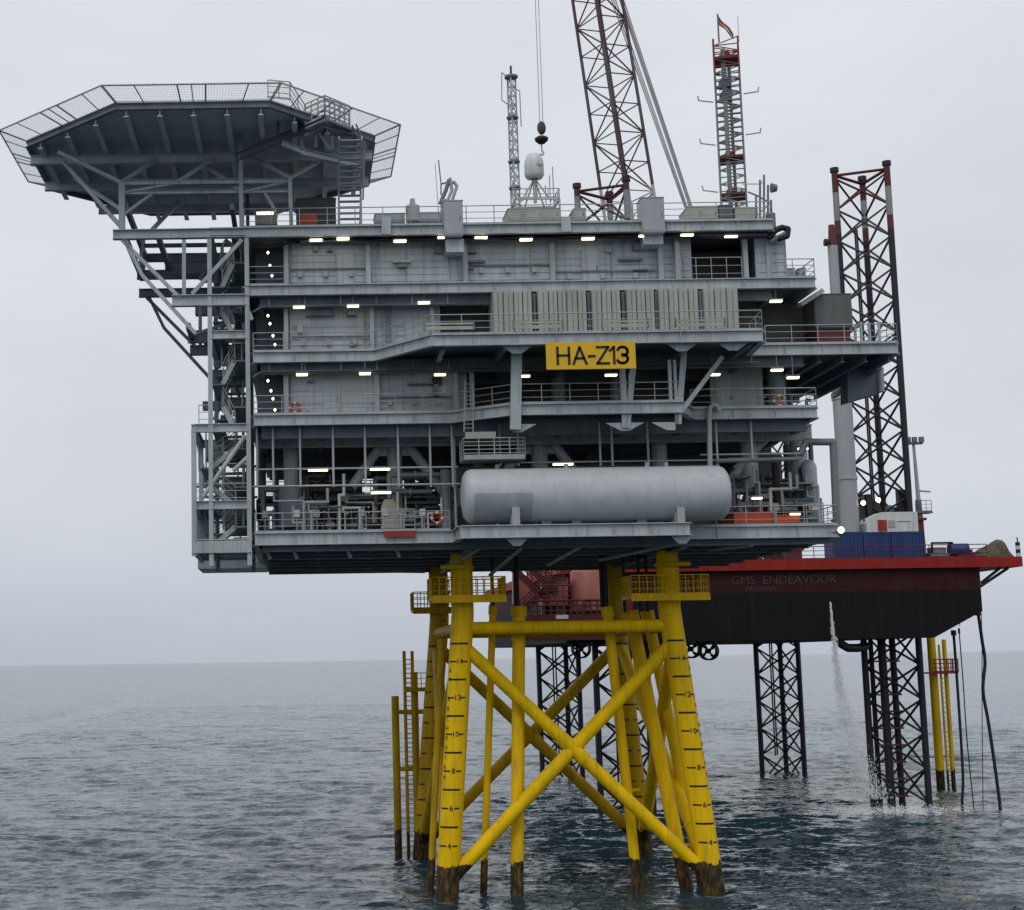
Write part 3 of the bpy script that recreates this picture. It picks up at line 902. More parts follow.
railing(iw, [(xa_, 88.5, ZC[1] + 2.43), (xb_, 88.5, ZC[1] + 2.43)], h=1.05)
# cable trays and rack levels in the cellar
for (pa, pb, zz, y) in ((258, 456, 1.9, 86.5), (262, 450, 2.7, 90), (300, 456, 3.3, 95), (728, 822, 1.7, 86), (728, 815, 2.6, 89), (730, 815, 3.4, 94), (258, 330, 1.2, 95)):
    a, b = XP(pa, 500, y), XP(pb, 500, y); z = ZC[1] + zz
    m = MB().box(a, b, y, y + .5, z, z + .04).box(a, b, y - .03, y, z, z + .12).build('cable_tray', DARK, cel)
    for k in range(3): tubei('pipe', (a, y + .1 + k * .15, z + .1), (b, y + .1 + k * .15, z + .1), .045 + .02 * k, (PIPE, STEEL, DARK)[k], cel)
    n = max(2, int((b - a) / 2.2))
    for k in range(n + 1):
        xx = a + (b - a) * k / n; boxi('rack_post', xx - .05, xx + .05, y + .2, y + .3, ZC[1], z, STEEL, cel)
for px, y in ((330, 84.2), (352, 84.6), (420, 85), (440, 84.5), (742, 84.6), (768, 84.4), (786, 85), (812, 84.2)):
    xx = XP(px, 515, y)
    v = MB().tube((xx, y, ZC[1]), (xx, y, ZC[1] + .9), .09, 8).tube((xx - .25, y, ZC[1] + .55), (xx + .25, y, ZC[1] + .55), .16, 10).build('valve', PIPE, cel)
    MB().lathe((xx, y, ZC[1] + .9), (0, 0, 1), [(0, .22), (.02, .25), (.05, .25), (.07, .22), (.07, .18), (0, .18), (0, .22)], 14).build('handwheel', RED, v)
# steel doors and shallow stiffeners on the walls
for px, zz, y, par in ((346, ZM, 83.2, mai), (592, ZM, 83.2, mai), (413, ZB, 83.3, upm), (330, ZA, 83.3, mez), (435, ZA, 83.3, mez), (720, ZA, 85.0, mez)):
    xx = XP(px, 300, y)
    d_ = MB().box(xx - .45, xx + .45, y - .06, y - .016, zz[1] + .12, zz[1] + 2.0).build('door', WALL, par)
    MB().box(xx - .52, xx - .45, y - .08, y - .016, zz[1] + .05, zz[1] + 2.07).box(xx + .45, xx + .52, y - .08, y - .016, zz[1] + .05, zz[1] + 2.07).box(xx - .45, xx + .45, y - .08, y - .016, zz[1] + 2.0, zz[1] + 2.07).build('door_frame', STEEL, d_)
    MB().box(xx + .3, xx + .36, y - .12, y - .06, zz[1] + .95, zz[1] + 1.15).build('handle', DARK, d_)
for pa, pb, py, y, par in ((290, 366, 268, 83.1, mai), (470, 550, 264, 83.1, mai), (556, 655, 270, 83.1, mai), (292, 370, 336, 83.2, upm), (380, 452, 396, 83.2, mez)):
    a, b = XP(pa, py, y), XP(pb, py, y); z = ZP((pa + pb) / 2, py, y)
    tubei('conduit', (a, y - .02, z), (b, y - .02, z), .03, STEEL, par); tubei('conduit', (a, y - .02, z - .1), (b, y - .02, z - .1), .022, PIPE, par)
    for k in range(3):
        xx = a + (b - a) * (k + .4) / 3; boxi('junction_box', xx - .12, xx + .12, y - .1, y + .07, z - .5, z - .2, STONE, par)
# tall bent vent pipe in front of the tank's right end and the pipe loop at the right end
g = [U(710, 466, 81.6), U(709, 415, 81.6), U(710, 408, 81.6), U(713, 405, 81.6), U(717, 406, 81.6), U(719, 411, 81.6)]
MB().path(g, .14, 10).build('gooseneck_vent', RAIL, mez)
g = [U(800, 455, 83), U(806, 442, 83), U(833, 442, 83), U(837, 530, 83)]
MB().path(g, .2, 10).build('pipe_loop', PIPE, mez)
tubei('pipe', U(715, 461, 82.2), U(798, 459, 82.2), .12, PIPE, mez)

# underside of cellar deck: raking braces from leg heads, deeper back girders
leg_top = {}
for k, px, y in (('fl', 461, 86.5), ('fr', 667, 86.5)):
    leg_top[k] = U(px, 556, y)
for sgn, k in ((-1, 'fl'), (1, 'fr')):
    t = leg_top[k]
    beami('underdeck_girder', (t.x, YF + .5, ZC[0] - .2), (t.x, YK - .5, ZC[0] - .2), .45, .45, DARK, cel, kind='ibeam')
for y in (86.5, 101.5):
    beami('underdeck_girder', (XL + .3, y, ZC[0] - .21), (xr_c - 2.5, y, ZC[0] - .21), .45, .5, DARK, cel, kind='ibeam')
for a, b in (((352, 553), (395, 546)), ((442, 572), (480, 548)), ((490, 575), (525, 545)), ((548, 565), (580, 547)), ((690, 552), (752, 545)), ((600, 560), (680, 543))):
    tubei('underdeck_brace', U(a[0], a[1], 88), U(b[0], b[1], 82.6), .1, STEEL, cel)
# sloped plate box under the left end
m = MB()
a0, a1 = XP(201, 560, 99), XP(268, 560, 99)
m.box(a0, a1, 96, 101, ZP(235, 571, 99), ZP(235, 556, 99)).build('underdeck_box', STEEL, cel)
m = MB().plate([U(268, 571, 100.5), U(425, 573, 100.5), U(425, 560, 100.5), U(258, 556, 100.5)], (0, 1, 0), .3).build('underdeck_fairing', DARK, cel)
m = MB().plate([U(790, 548, 90), U(842, 541, 90), U(842, 534, 83), U(832, 531, 83)], (0, 0, 1), .1).build('corner_plate', STEEL, cel)
for px in (265, 292, 346, 395):
    p = U(px, 547, 83)
    tubei('pad_eye', (p.x, 83, ZC[0]), (p.x + .25, 83.4, ZC[0] - .6), .1, STEEL, cel)

# gangway gate with red panel on cellar deck, access platform box at the tank
gp = U(399, 537, 81.8)
MB().box(XP(384, 532, 81.8), XP(415, 532, 81.8), 81.72, 81.8, ZP(400, 537, 81.8), ZP(400, 528.5, 81.8)).build('red_gate_panel', RED, cel)
railing(cel, [(XP(383, 525, 81.7), 81.7, ZP(400, 531, 81.7)), (XP(415, 525, 81.7), 81.7, ZP(400, 531, 81.7))], h=1.15, spacing=.55, mids=3)
m = MB()
z0, z1 = ZP(490, 461, 81), ZP(490, 434, 81); x0, x1 = XP(462, 450, 81), XP(523, 450, 81)
ap = MB().box(x0, x1, 80.2, 82, z0, z0 + .12).build('access_platform', RAIL, mez)
railing(ap, [(x0, 82, z0 + .12), (x0, 80.2, z0 + .12), (x1, 80.2, z0 + .12), (x1, 82, z0 + .12)], h=1.0, mids=4, spacing=.8, r=.035)
MB().box(x0 + .1, x0 + 1.7, 80.15, 80.22, z1 - .35, z1).build('notice_board', BEIGE, ap)
beami('ladder_rail', U(465, 380, 81), U(464, 432, 81), .06, .06, RAIL, ap); beami('ladder_rail', U(473, 382, 81), U(473, 432, 81), .06, .06, RAIL, ap)
for i in range(12):
    beami('rung', U(465, 384 + i * 4, 81), U(473, 384 + i * 4, 81), .035, .035, RAIL, ap)
# ladder on bump-out
# small fittings on the walls
for px, py, w, h, mt in ((402, 262, 1.0, .12, STEEL), (402, 266, .5, .2, DARK), (474, 262, 1.2, .1, DARK), (469, 269, .5, .06, DARK), (438, 250, .4, .4, DARK), (472, 250, .5, .4, DARK),
                         (636, 247, .4, .4, DARK), (630, 260, 1.3, .1, DARK), (316, 249, .25, .3, DARK), (330, 251, .3, .12, DARK), (310, 381, .3, .12, DARK), (320, 313, 1.6, .35, DARK),
                         (352, 313, .5, .3, DARK), (420, 384, 1.4, .08, DARK), (436, 390, .25, .7, DARK), (437, 381, .5, .4, BLACK), (308, 412, .12, .12, DARK), (640, 270, .8, .08, DARK),
                         (300, 328, .3, .5, STEEL), (352, 345, .2, .2, DARK), (608, 250, .3, .3, STEEL)):
    p = U(px, py, 83.1)
    boxi('wall_fitting', p.x - w / 2, p.x + w / 2, 82.93, 83.19, p.z - h / 2, p.z + h / 2, mt, mai if py < 290 else (upm if py < 360 else mez))
# vertical cable ladders on walls
for px, a, b, par in ((390, 308, 342, upm), (386, 308, 342, upm)):
    beami('cable_ladder', U(px, a, 83.1), U(px, b, 83.1), .1, .06, DARK, par)

# ------------------------------------------------------------------ stair tower at the left end
stt = thing('stair_tower', 'open grey steel stair tower with zigzag flights at the left end of the platform', 'stair tower', U(224, 560, 85))
def rect_frame(x0, x1, y0, y1, z, h, w=.3, mat=STEEL):
    for a, b in (((x0, y0), (x1, y0)), ((x0, y1), (x1, y1)), ((x0, y0), (x0, y1)), ((x1, y0), (x1, y1))):
        beami('beam', (a[0], a[1], z), (b[0], b[1], z), w, h, mat, stt, kind='ibeam')
sx0, sx1 = XP(211, 480, YF), XP(249, 480, YF)
sb0 = XP(194, 480, YF)
SY0, SY1 = YF, 88.0
ztop, zbot = ZP(228, 232, YF), ZP(222, 566, YF)
for xx in (sx0, sx1):
    for yy in (SY0, SY1):
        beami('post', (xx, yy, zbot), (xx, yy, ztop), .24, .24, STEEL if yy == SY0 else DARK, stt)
for xx in (sb0,):
    for yy in (SY0, SY1):
        beami('post', (xx, yy, ZP(194, 556, YF)), (xx, yy, ZP(194, 428, YF)), .26, .26, STEEL, stt)
levels = [(232, 0), (335, .1), (428, 1), (505, 1), (546, 1)]
for py, wide in levels:
    z = ZP(222, py, YF)
    rect_frame(sb0 if wide == 1 else sx0, sx1, SY0, SY1, z, .45 if py != 546 else .75)
# landings and stair flights zigzag (several storeys, two runs per storey)
zl = [ZP(222, py, YF) for py in (546, 505, 466, 428, 382, 335, 284, 236)]
for i in range(len(zl) - 1):
    z0, z1 = zl[i], zl[i + 1]
    zm = (z0 + z1) / 2
    xa, xb = (sb0 + .4 if i < 3 else sx0 + .15), sx1 - .25
    p, q = Vector((xa + .5, SY0 + .6, z0)), Vector((xb - .5, SY0 + .6, zm))
    if i % 2: p.x, q.x = q.x, p.x
    pc, qc = Vector((xb - 1.25, SY0 + 1.6, zm)), Vector((xb - 1.25, SY1 - 1.0, z1))
    for (p, q, off, ax) in ((p, q, Vector((0, 1.1, 0)), 0), (pc, qc, Vector((1.1, 0, 0)), 1)):
        fl = MB().beam(p, q, .05, .26).build('stair_flight', STEEL, stt)
        MB().beam(p + off, q + off, .05, .26).build('stringer', STEEL, fl)
        n = max(5, int(abs(q.z - p.z) / .2))
        for k in range(n):
            c = p.lerp(q, (k + .5) / n)
            if ax == 0: boxi('tread', c.x - .15, c.x + .15, c.y + .03, c.y + 1.07, c.z - .02, c.z + .02, DARK, fl)
            else: boxi('tread', c.x + .03, c.x + 1.07, c.y - .15, c.y + .15, c.z - .025, c.z + .025, DARK, fl)
        railing(fl, [p + Vector((0, 0, .1)), q + Vector((0, 0, .1))], h=1.0, spacing=.9, r=.022, toe=False)
        railing(fl, [p + off + Vector((0, 0, .1)), q + off + Vector((0, 0, .1))], h=1.0, spacing=.9, r=.022, toe=False)
    for k in range(3):
        zz = z0 + (z1 - z0) * (k + .5) / 3
        beami('beam', (xa, SY1 + .3, zz), (xb, SY1 + .3, zz), .12, .16, DARK, stt)
    for zz, xs_, xe_ in ((z0, xa - .1, xa + .6), (zm, xb - .6, xb + .1)):
        boxi('landing', xs_, xe_, SY0 + .5, SY1 - .5, zz - .08, zz, DARK, stt)
        boxi('landing', xa - .1, xb + .1, SY1 - 1.3, SY1 - .4, zz - .1, zz - .02, DARK, stt)
# diagonal bracing on the front and back
for a, b in (((203, 497), (245, 436)), ((233, 471), (250, 455))):
    tubei('brace', U(a[0], a[1], YF), U(b[0], b[1], YF), .12, STEEL, stt)
tubei('brace', U(197, 436, SY1 + .3), U(206, 488, SY1), .12, DARK, stt)
for a, b in (((250, 430), (222, 345)), ((214, 420), (248, 345))):
    tubei('brace', U(a[0], a[1], SY1), U(b[0], b[1], SY1), .1, DARK, stt)
railing(stt, [(XP(199, 425, YF), YF, ZP(222, 426, YF)), (sx0, YF, ZP(222, 426, YF))], h=1.15)
railing(stt, [(sb0, YF, ZP(222, 505, YF)), (sx1, YF, ZP(222, 505, YF))], h=1.15)
for px, py, w, h, y in ((205, 525, .5, 1.6, 87), (240, 520, .9, 1.2, 89), (215, 450, .5, .9, 90), (238, 490, .8, 1.4, 90), (230, 376, 1.2, .8, 90), (226, 405, 1.4, .5, 91), (222, 310, 1.6, .5, 90)):
    p = U(px, py, y)
    boxi('equipment_box', p.x - w, p.x + w, y, y + .6, p.z - h / 2, p.z + h / 2, DARK, stt)
rs_ = random.Random(77)
for i in range(70):
    low = i < 34
    px = rs_.uniform(198, 248) if low else rs_.uniform(214, 248); py = rs_.uniform(438, 540) if low else rs_.uniform(245, 425)
    y = rs_.uniform(86, 93); p = U(px, py, y); k = rs_.random()
    if k < .45: boxi('grating_strip', p.x - rs_.uniform(.3, .9), p.x + rs_.uniform(.3, .9), y, y + .5, p.z - .05, p.z + .05, DARK, stt)
    elif k < .75: boxi('equipment_box', p.x - rs_.uniform(.1, .35), p.x + rs_.uniform(.1, .35), y, y + .4, p.z - rs_.uniform(.1, .4), p.z + rs_.uniform(.1, .4), rs_.choice((DARK, STEEL, PIPE)), stt)
    else: tubei('conduit', (p.x, y, p.z - rs_.uniform(.5, 1.6)), (p.x, y, p.z + rs_.uniform(.5, 1.6)), .05, STEEL, stt)
z_ = zl[0] + .5
while z_ < zl[-1]:
    beami('louvre_slat', (sx0 + .9, SY1 + .5, z_), (sx1 - .1, SY1 + .5, z_), .3, .07, DARK, stt)
    z_ += .42
# lower boxed skirt
boxi('skirt', XP(193, 548, YF) , XP(252, 548, YF), YF - .2, YF - .12, ZP(222, 553, YF), ZP(222, 541, YF), STEEL, stt)

# ------------------------------------------------------------------ helideck
YH = 78.0
hs = (XP(266, 101, YH) - XP(113, 101, YH))
hc = Vector(((XP(266, 101, YH) + XP(113, 101, YH)) / 2 + .2, YH + hs * 1.2071, ZP(199, 100, YH)))
hel = thing('helideck', 'octagonal grey helideck with outward safety nets cantilevered above the left end', 'helideck', (hc.x, hc.y, hc.z - 6))
Rr = hs / 2 / math.sin(math.pi / 8)
def octo(R, ph=math.pi / 8): return [(hc.x + R * math.cos(ph + k * math.pi / 4), hc.y + R * math.sin(ph + k * math.pi / 4)) for k in range(8)]
oc = octo(Rr)
MB().prism(oc, hc.z - .18, hc.z).build('landing_deck', ALU, hel)
for k in range(8):
    a, b = oc[k], oc[(k + 1) % 8]
    beami('rim_beam', (a[0], a[1], hc.z - .32), (b[0], b[1], hc.z - .30), .25, .36, DARK, hel, kind='ibeam')
# joists under the deck
for i in range(-5, 6):
    xx = hc.x + i * hs * .22
    dy = min(Rr * .92, Rr * .92 * 1.414 * 1.0 - abs(xx - hc.x)) if abs(xx - hc.x) > hs / 2 else Rr * .92
    beami('joist', (xx, hc.y - dy, hc.z - .5), (xx, hc.y + dy, hc.z - .5), .28, .7, ALU, hel, kind='ibeam')
for i in (-1.2, .6, 2.4):
    yy = hc.y + i * hs * .34
    dx = min(Rr * .92, Rr * .92 * 1.414 - abs(yy - hc.y)) if abs(yy - hc.y) > hs / 2 else Rr * .92
    beami('girder', (hc.x - dx, yy, hc.z - 1.0), (hc.x + dx, yy, hc.z - 1.0), .34, .5, ALU, hel, kind='ibeam')
# safety nets: frame + wires
Ro = Rr + 1.62; zo = hc.z + .30; oo = octo(Ro)
for k in range(8):
    a, b = Vector((*oc[k], hc.z - .15)), Vector((*oc[(k + 1) % 8], hc.z - .15))
    c, d = Vector((*oo[k], zo)), Vector((*oo[(k + 1) % 8], zo))
    fr = MB(); fr.tube(c, d, .05, 6); fr.tube(a, b, .04, 6)
    for t in (0.005, .18, .42, .5, .58, .82, .995):
        fr.tube(a.lerp(b, t), c.lerp(d, t), .05 if t in (.42, .58) else .032, 6)
    fo = fr.build('net_frame', STEEL, hel)
    nt = MB(); n = int((d - c).length / .16)
    for i in range(1, n): nt.tube(a.lerp(b, i / n), c.lerp(d, i / n), .0065, 3, caps=False)
    for i in range(1, 11): nt.tube(a.lerp(c, i / 11), b.lerp(d, i / 11), .0065, 3, caps=False)
    nt.build('net_mesh', RAIL, fo, kind='stuff')
# supporting frames in two planes
zr = ZR[1]
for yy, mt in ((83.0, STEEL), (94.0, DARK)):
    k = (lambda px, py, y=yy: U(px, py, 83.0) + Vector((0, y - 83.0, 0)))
    for px, pt in ((122, 183), (240, 100), (290, 178)):
        beami('support_column', k(px, pt), k(px + (0 if px == 122 else 1.5), 232), .34 if px == 122 else .22, .3, mt, hel)
    for py in (183, 193):
        beami('truss_chord', k(120, py), k(290, py - 2), .26, .28 if py == 183 else .22, mt, hel, kind='ibeam')
    if yy > 90: continue
    zg = hc.z - 1.1
    for a, b in (((122, 183), (58, 152)), ((122, 182), (156, 160)), ((178, 182), (214, 158)), ((150, 232), (178, 203)), ((122, 210), (75, 178)), ((290, 178), (252, 157)), ((290, 178), (318, 162)),
                 ((122, 228), (60, 158)), ((240, 190), (205, 165))):
        tubei('truss_brace', k(*a), UZ(b[0], b[1], zg), .13, mt, hel)
    for a, b in (((122, 216), (152, 194)), ((265, 193), (276, 212)), ((122, 193), (178, 183)), ((240, 193), (290, 181))):
        tubei('truss_brace', k(*a), k(*b), .10, mt, hel)
beami('girder', U(236, 158, 83), U(326, 119, 80), .3, .4, DARK, hel, kind='ibeam')
# access gangway and stairs on the right-hand front corner of the helideck
beami('stair_girder', U(302, 152, 81), U(362, 166, 83.5), .25, .35, STEEL, hel, kind='ibeam')
beami('stair_girder', U(282, 143, 81), U(304, 152, 81), .25, .3, STEEL, hel, kind='ibeam')
for a, b in (((316, 128), (316, 148)), ((302, 134), (302, 150)), ((332, 136), (332, 150)), ((318, 132), (330, 150)), ((278, 112), (278, 135)), ((282, 112), (306, 128))):
    beami('stair_post', U(a[0], a[1], 81), U(b[0], b[1], 81), .15, .15, DARK, hel)
gw = MB().plate([U(305, 127, 80), U(326, 118, 80), U(352, 128, 82), U(352, 136, 84), U(318, 134, 84)], (0, 0, -1), .12).build('gangway', DECKM, hel)
gp = [U(305, 125, 80), U(325, 116, 80), U(350, 126, 82)]
railing(gw, gp, h=1.15, spacing=.45, mids=3, r=.035)
gp2 = [p + Vector((0, 1.4, .35)) for p in gp]
railing(gw, gp2, h=1.1, spacing=.45, mids=3, r=.035)
gp3 = [p + Vector((0, .8, -.35)) for p in gp]
railing(gw, gp3, h=.7, spacing=.35, mids=2, r=.03)
railing(gw, [U(268, 98, 79), U(290, 100, 79), U(306, 124, 80)], h=1.0, spacing=.7, mids=2, r=.03)
# stair flight going down to roof level: side view, treads across
x0, x1 = XP(339, 210, 83.5), XP(361, 210, 83.5)
fl = MB()
for xx in (x0, x1): fl.beam((xx, 80.8, hc.z - 1.2), (xx, 86.5, zr + .2), .07, .3)
for xx in (x0, x1): fl.beam((xx, 83.6, zr), (xx, 83.6, hc.z - 1.0), .12, .12)
fo = fl.build('stair_flight', STEEL, hel)
for i in range(18):
    t = (i + .5) / 18
    z = hc.z - 1.2 + (zr + .2 - hc.z + 1.2) * t; y = 80.8 + 5.7 * t
    boxi('tread', x0 + .05, x1 - .05, y - .16, y + .16, z - .025, z + .025, STEEL, fo)
for a, b in (((352, 125), (364, 150)), ((356, 124), (366, 148)), ((364, 150), (363, 200))):
    tubei('handrail', U(a[0], a[1], 82), U(b[0], b[1], 83), .05, RAIL, hel)
# stepped cantilever support on the platform's left shoulder
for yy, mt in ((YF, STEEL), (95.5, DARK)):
    k = (lambda px, py, y=yy: U(px, py, YF) + Vector((0, y - YF, 0)))
    beami('cantilever_beam', k(113, 235), k(246, 233), .4, .52, mt, hel, kind='ibeam')
    beami('cantilever_beam', k(172, 301), k(246, 300), .4, .62, mt, hel, kind='ibeam')
    for a, b in (((122, 240), (180, 298)), ((184, 240), (184, 296)), ((242, 240), (192, 294)), ((125, 240), (142, 275)), ((142, 275), (196, 334)), ((246, 305), (252, 320))):
        beami('cantilever_brace', k(*a), k(*b), .2, .2, mt, hel)
for px0, px1, py, y, h in ((137, 244, 275, 92, .55), (142, 244, 258, 94, .5), (188, 250, 337, 86, .7), (165, 244, 268, 90, .8)):
    beami('cantilever_beam', U(px0, py, y), U(px1, py - 1, y), .35, h, DARK, hel, kind='ibeam')
    for q in (px0 + 4, px1 - 4):
        beami('cantilever_beam', U(q, py, y), (XP(q, py, y), 83, ZP(q, py, y)), .25, .35, DARK, hel)
for a, b in (((145, 232), (140, 265)), ((200, 306), (200, 332)), ((195, 334), (250, 316)), ((215, 318), (248, 304))):
    beami('cantilever_brace', U(a[0], a[1], 84), U(b[0], b[1], 84), .16, .16, DARK, hel)
for a, b in (((215, 250), (200, 280)), ((225, 240), (245, 255))):
    beami('cantilever_brace', U(a[0], a[1], 88), U(b[0], b[1], 88), .3, .2, DARK, hel)

# ------------------------------------------------------------------ storage tank
ty = 80.9
tz = (ZP(595, 467.5, ty) + ZP(595, 522, ty)) / 2; tr = (ZP(595, 467.5, ty) - ZP(595, 522, ty)) / 2
tx0, tx1 = XP(461, 495, ty), XP(728, 495, ty)
tank = thing('storage_tank', 'long light grey horizontal cylinder tank on the front edge of the cellar deck', 'tank', ((tx0 + tx1) / 2, ty, ZC[1]))
prof = [(tx0, .01), (tx0 + .03, tr * .45), (tx0 + .12, tr * .78), (tx0 + .3, tr * .94), (tx0 + .52, tr)]
n_ = 8
for i in range(1, n_): prof.append((tx0 + .52 + (tx1 - tx0 - 1.04) * i / n_, tr))
prof += [(tx1 - .52, tr), (tx1 - .3, tr * .94), (tx1 - .12, tr * .78), (tx1 - .03, tr * .45), (tx1, .01)]
MB().lathe((0, ty, tz), (1, 0, 0), prof, 40).build('shell', TANKM, tank)
for i in range(1, 5):
    xx = tx0 + .52 + (tx1 - tx0 - 1.04) * i / 5
    MB().lathe((0, ty, tz), (1, 0, 0), [(xx - .03, tr), (xx - .02, tr + .012), (xx + .02, tr + .012), (xx + .03, tr)], 40).build('weld_band', TANKM, tank)
# grey patch sleeve on the lower left part
pv = MB(); pts = []; N = 10
xa, xb = tx0 + .55, XP(529, 500, ty)
for i in range(N + 1):
    a = math.radians(-78 + 78 * i / N + 0)
    for xx in (xa, xb): pts.append((xx, ty - math.cos(a) * (tr + .015), tz + math.sin(a) * (tr + .015)))
pv.poly(pts, [(2 * i, 2 * i + 1, 2 * i + 3, 2 * i + 2) for i in range(N)], True).build('lower_cladding', TANKB, tank)
for px in (516, 681):
    xx = XP(px, 515, ty - tr)
    yy = ty - tr
    m = MB().box(xx - .2, xx + .2, yy - .05, yy + .12, ZC[0] - .2, ZP(px, 507, yy))
    m.box(xx - .22, xx + .22, yy + .3, ty + tr, ZC[1] - .05, tz - tr + .35)
    m.plate([(xx - .55, yy - .03, ZC[0] - .02), (xx + .55, yy - .03, ZC[0] - .02), (xx + .2, yy - .03, ZC[0] - .4), (xx - .2, yy - .03, ZC[0] - .4)], (0, 1, 0), .06)
    m.build('saddle', RAIL, tank)
for px in (575, 640, 545):
    xx = XP(px, 525, ty)
    boxi('support_block', xx - .25, xx + .25, ty - .5, ty + .5, ZC[1] - .02, tz - tr + .08, DARK, tank)
for px in (497, 566, 647, 666):
    xx = XP(px, 467, ty)
    tubei('nozzle', (xx, ty, tz + tr - .05), (xx, ty, tz + tr + .22), .12, RAIL, tank)

# ------------------------------------------------------------------ sign
sg = thing('identification_sign', 'yellow rectangular sign reading HA-Z13 on the platform front', 'sign', U(590, 368, YB - .3))
x0, x1 = XP(546, 355, YB - .3), XP(635.5, 355, YB - .3); z0, z1 = ZP(590, 369, YB - .3), ZP(590, 342, YB - .3)
MB().box(x0, x1, YB - .32, YB - .26, z0, z1).build('board', SIGNY, sg)
lh, cxs, czs = (z1 - z0) * .60, (x0 + x1) / 2, (z0 + z1) / 2
arc3 = [(.02 + .3 + .3 * math.sin(math.radians(a_)) * 1.0 , .73 + .27 * math.cos(math.radians(a_))) for a_ in range(-70, 181, 25)]
arc3b = [(.3 + .32 * math.sin(math.radians(a_)), .27 + .27 * math.cos(math.radians(a_))) for a_ in range(0, 251, 25)]
GLYPH = [('H', -2.00, [[(0, 0), (0, 1)], [(.68, 0), (.68, 1)], [(0, .52), (.68, .52)]]),
         ('A', -1.06, [[(0, 0), (.38, 1), (.76, 0)], [(.14, .33), (.62, .33)]]),
         ('hyphen', -.14, [[(0, .45), (.34, .45)]]),
         ('Z', .36, [[(0, 1), (.66, 1), (0, 0), (.68, 0)]]),
         ('one', 1.12, [[(0, .78), (.24, 1), (.24, 0)]]),
         ('three', 1.55, [arc3, arc3b])]
for nm_, ox, strokes in GLYPH:
    m = MB()
    for st_ in strokes:
        P_ = [Vector((cxs + (ox + a_ + .02) * lh * 1.02, YB - .335, czs + (b_ - .5) * lh)) for a_, b_ in st_]
        for a_, b_ in zip(P_[:-1], P_[1:]):
            dd_ = (b_ - a_).normalized() * .055
            m.beam(a_ - dd_, b_ + dd_, .125, .02, up=(0, 1, 0))
    m.build('letter', MARK, sg)
for xx in (x0 + .6, x1 - .6):
    boxi('bracket', xx - .05, xx + .05, YB - .26, YB + .1, z1 - .5, z1 - .1, STEEL, sg)

# ------------------------------------------------------------------ radiator bank (beige panels)
rb = thing('radiator_bank', 'row of upright beige ribbed radiator panels behind the railing above the yellow sign', 'radiators', U(615, 330, 81))
edges = [493, 503.5, 514, 523, 532.5, None, 538, 549, 558, 567, 578, 587, None, 592, 602, 612, 621, None, 627, 637, 646, 655, None, 659, 669, 679, 689, 699, None, 704, 715, 727, 739]
zb_, zt_ = ZB[1] + .25, ZP(615, 289, 81.4)
last = None
for v in edges:
    if v is None: last = None; continue
    if last is not None:
        a, b = XP(last, 312, 81.4) + .02, XP(v, 312, 81.4) - .02
        m = MB().box(a, b, 81.42, 83.5, zb_, zt_)
        nf = 2
        for i in range(nf):
            c = a + (b - a) * (i + .5) / nf
            m.box(c - (b - a) * .2, c + (b - a) * .2, 81.36, 81.42, zb_ + .1, zt_ - .1)
        m.box(a + .03, b - .03, 81.34, 81.42, zb_ + .02, zb_ + .1)
        m.build('radiator_panel', BEIGE, rb)
    last = v
boxi('base_frame', XP(493, 312, 81.4), XP(739, 312, 81.4), 81.5, 83.4, ZB[1], zb_ - .005, DARK, rb)
for px in (535, 589.5, 624, 657, 701.5):
    xx = XP(px, 312, 81.6)
    tubei('header_pipe', (xx, 81.75, zb_), (xx, 81.75, zt_ - .1), .1, DARK, rb)
# bench-like grating boxes hung on the bump-out railing
for i, (px, w) in enumerate(((449, 1.5), (538, 1.5), (625, 1.4), (700, 1.5))):
    a = U(px, 326 - (px - 449) * .013, YB - .05)
    t = thing('rail_panel', f'pale framed flat panel hung on the front railing above the sign deck, {ordinal(i)}', 'panel', (a.x, a.y, a.z - .25), 'panels on the front railing')
    w *= .82
    MB().box(a.x - w, a.x + w, YB - .11, YB - .07, a.z - .20, a.z - .02).build('plate', BEIGE, t); MB().box(a.x - w, a.x + w, YB - .12, YB - .06, a.z + .06, a.z + .16).build('bar', BEIGE, t)
    MB().box(a.x - w - .08, a.x - w - .01, YB - .14, YB - .03, a.z - .24, a.z + .26).box(a.x + w + .01, a.x + w + .08, YB - .14, YB - .03, a.z - .24, a.z + .26).build('frame', DARK, t)

# ------------------------------------------------------------------ lamps
def lamp(px, py, y, w, label, group, ztop=None, big=False):
    p = U(px, py, y)
    t = thing('tube_lamp', label, 'lamp', (p.x, y, p.z), group)
    MB().box(p.x - w / 2 - .05, p.x + w / 2 + .05, y - .12, y + .14, p.z + .06, p.z + .16).build('housing', DARK, t)
    MB().box(p.x - w / 2, p.x + w / 2, y - .13, y + .12, p.z - .03, p.z + .05).build('diffuser', LAMP, t)
    if ztop:
        zt = ztop
        MB().tube((p.x, y, p.z + .15), (p.x, y, max(zt, p.z + .2)), .03, 5).build('stem', DARK, t)
def lamp_row(lst, y, w, where, group, zt):
    for i, (px, py) in enumerate(lst):
        lamp(px, py, y, w, f'lit tube lamp {where}, {ordinal(i)}', group, zt)
lamp_row([(316, 240.5), (343, 239), (400, 241.5), (444, 238), (481, 238), (526, 240), (588, 239), (645, 236.5), (687, 235.5), (731, 237)], 82.2, .66, 'along the roof edge', 'lamps under the roof edge', ZR[0])
lamp_row([(299, 307.5), (353, 306.5), (424, 303), (776, 301.5)], 82.1, .62, 'below the main deck edge', 'lamps below the main deck', ZM[0])
lamp_row([(302, 375), (365, 374), (440, 375), (524, 376.5), (611, 375.5), (714, 375), (777, 370.5), (793, 378)], 81.9, .6, 'under the deck with the sign', 'lamps under the upper mezzanine', ZB[0])
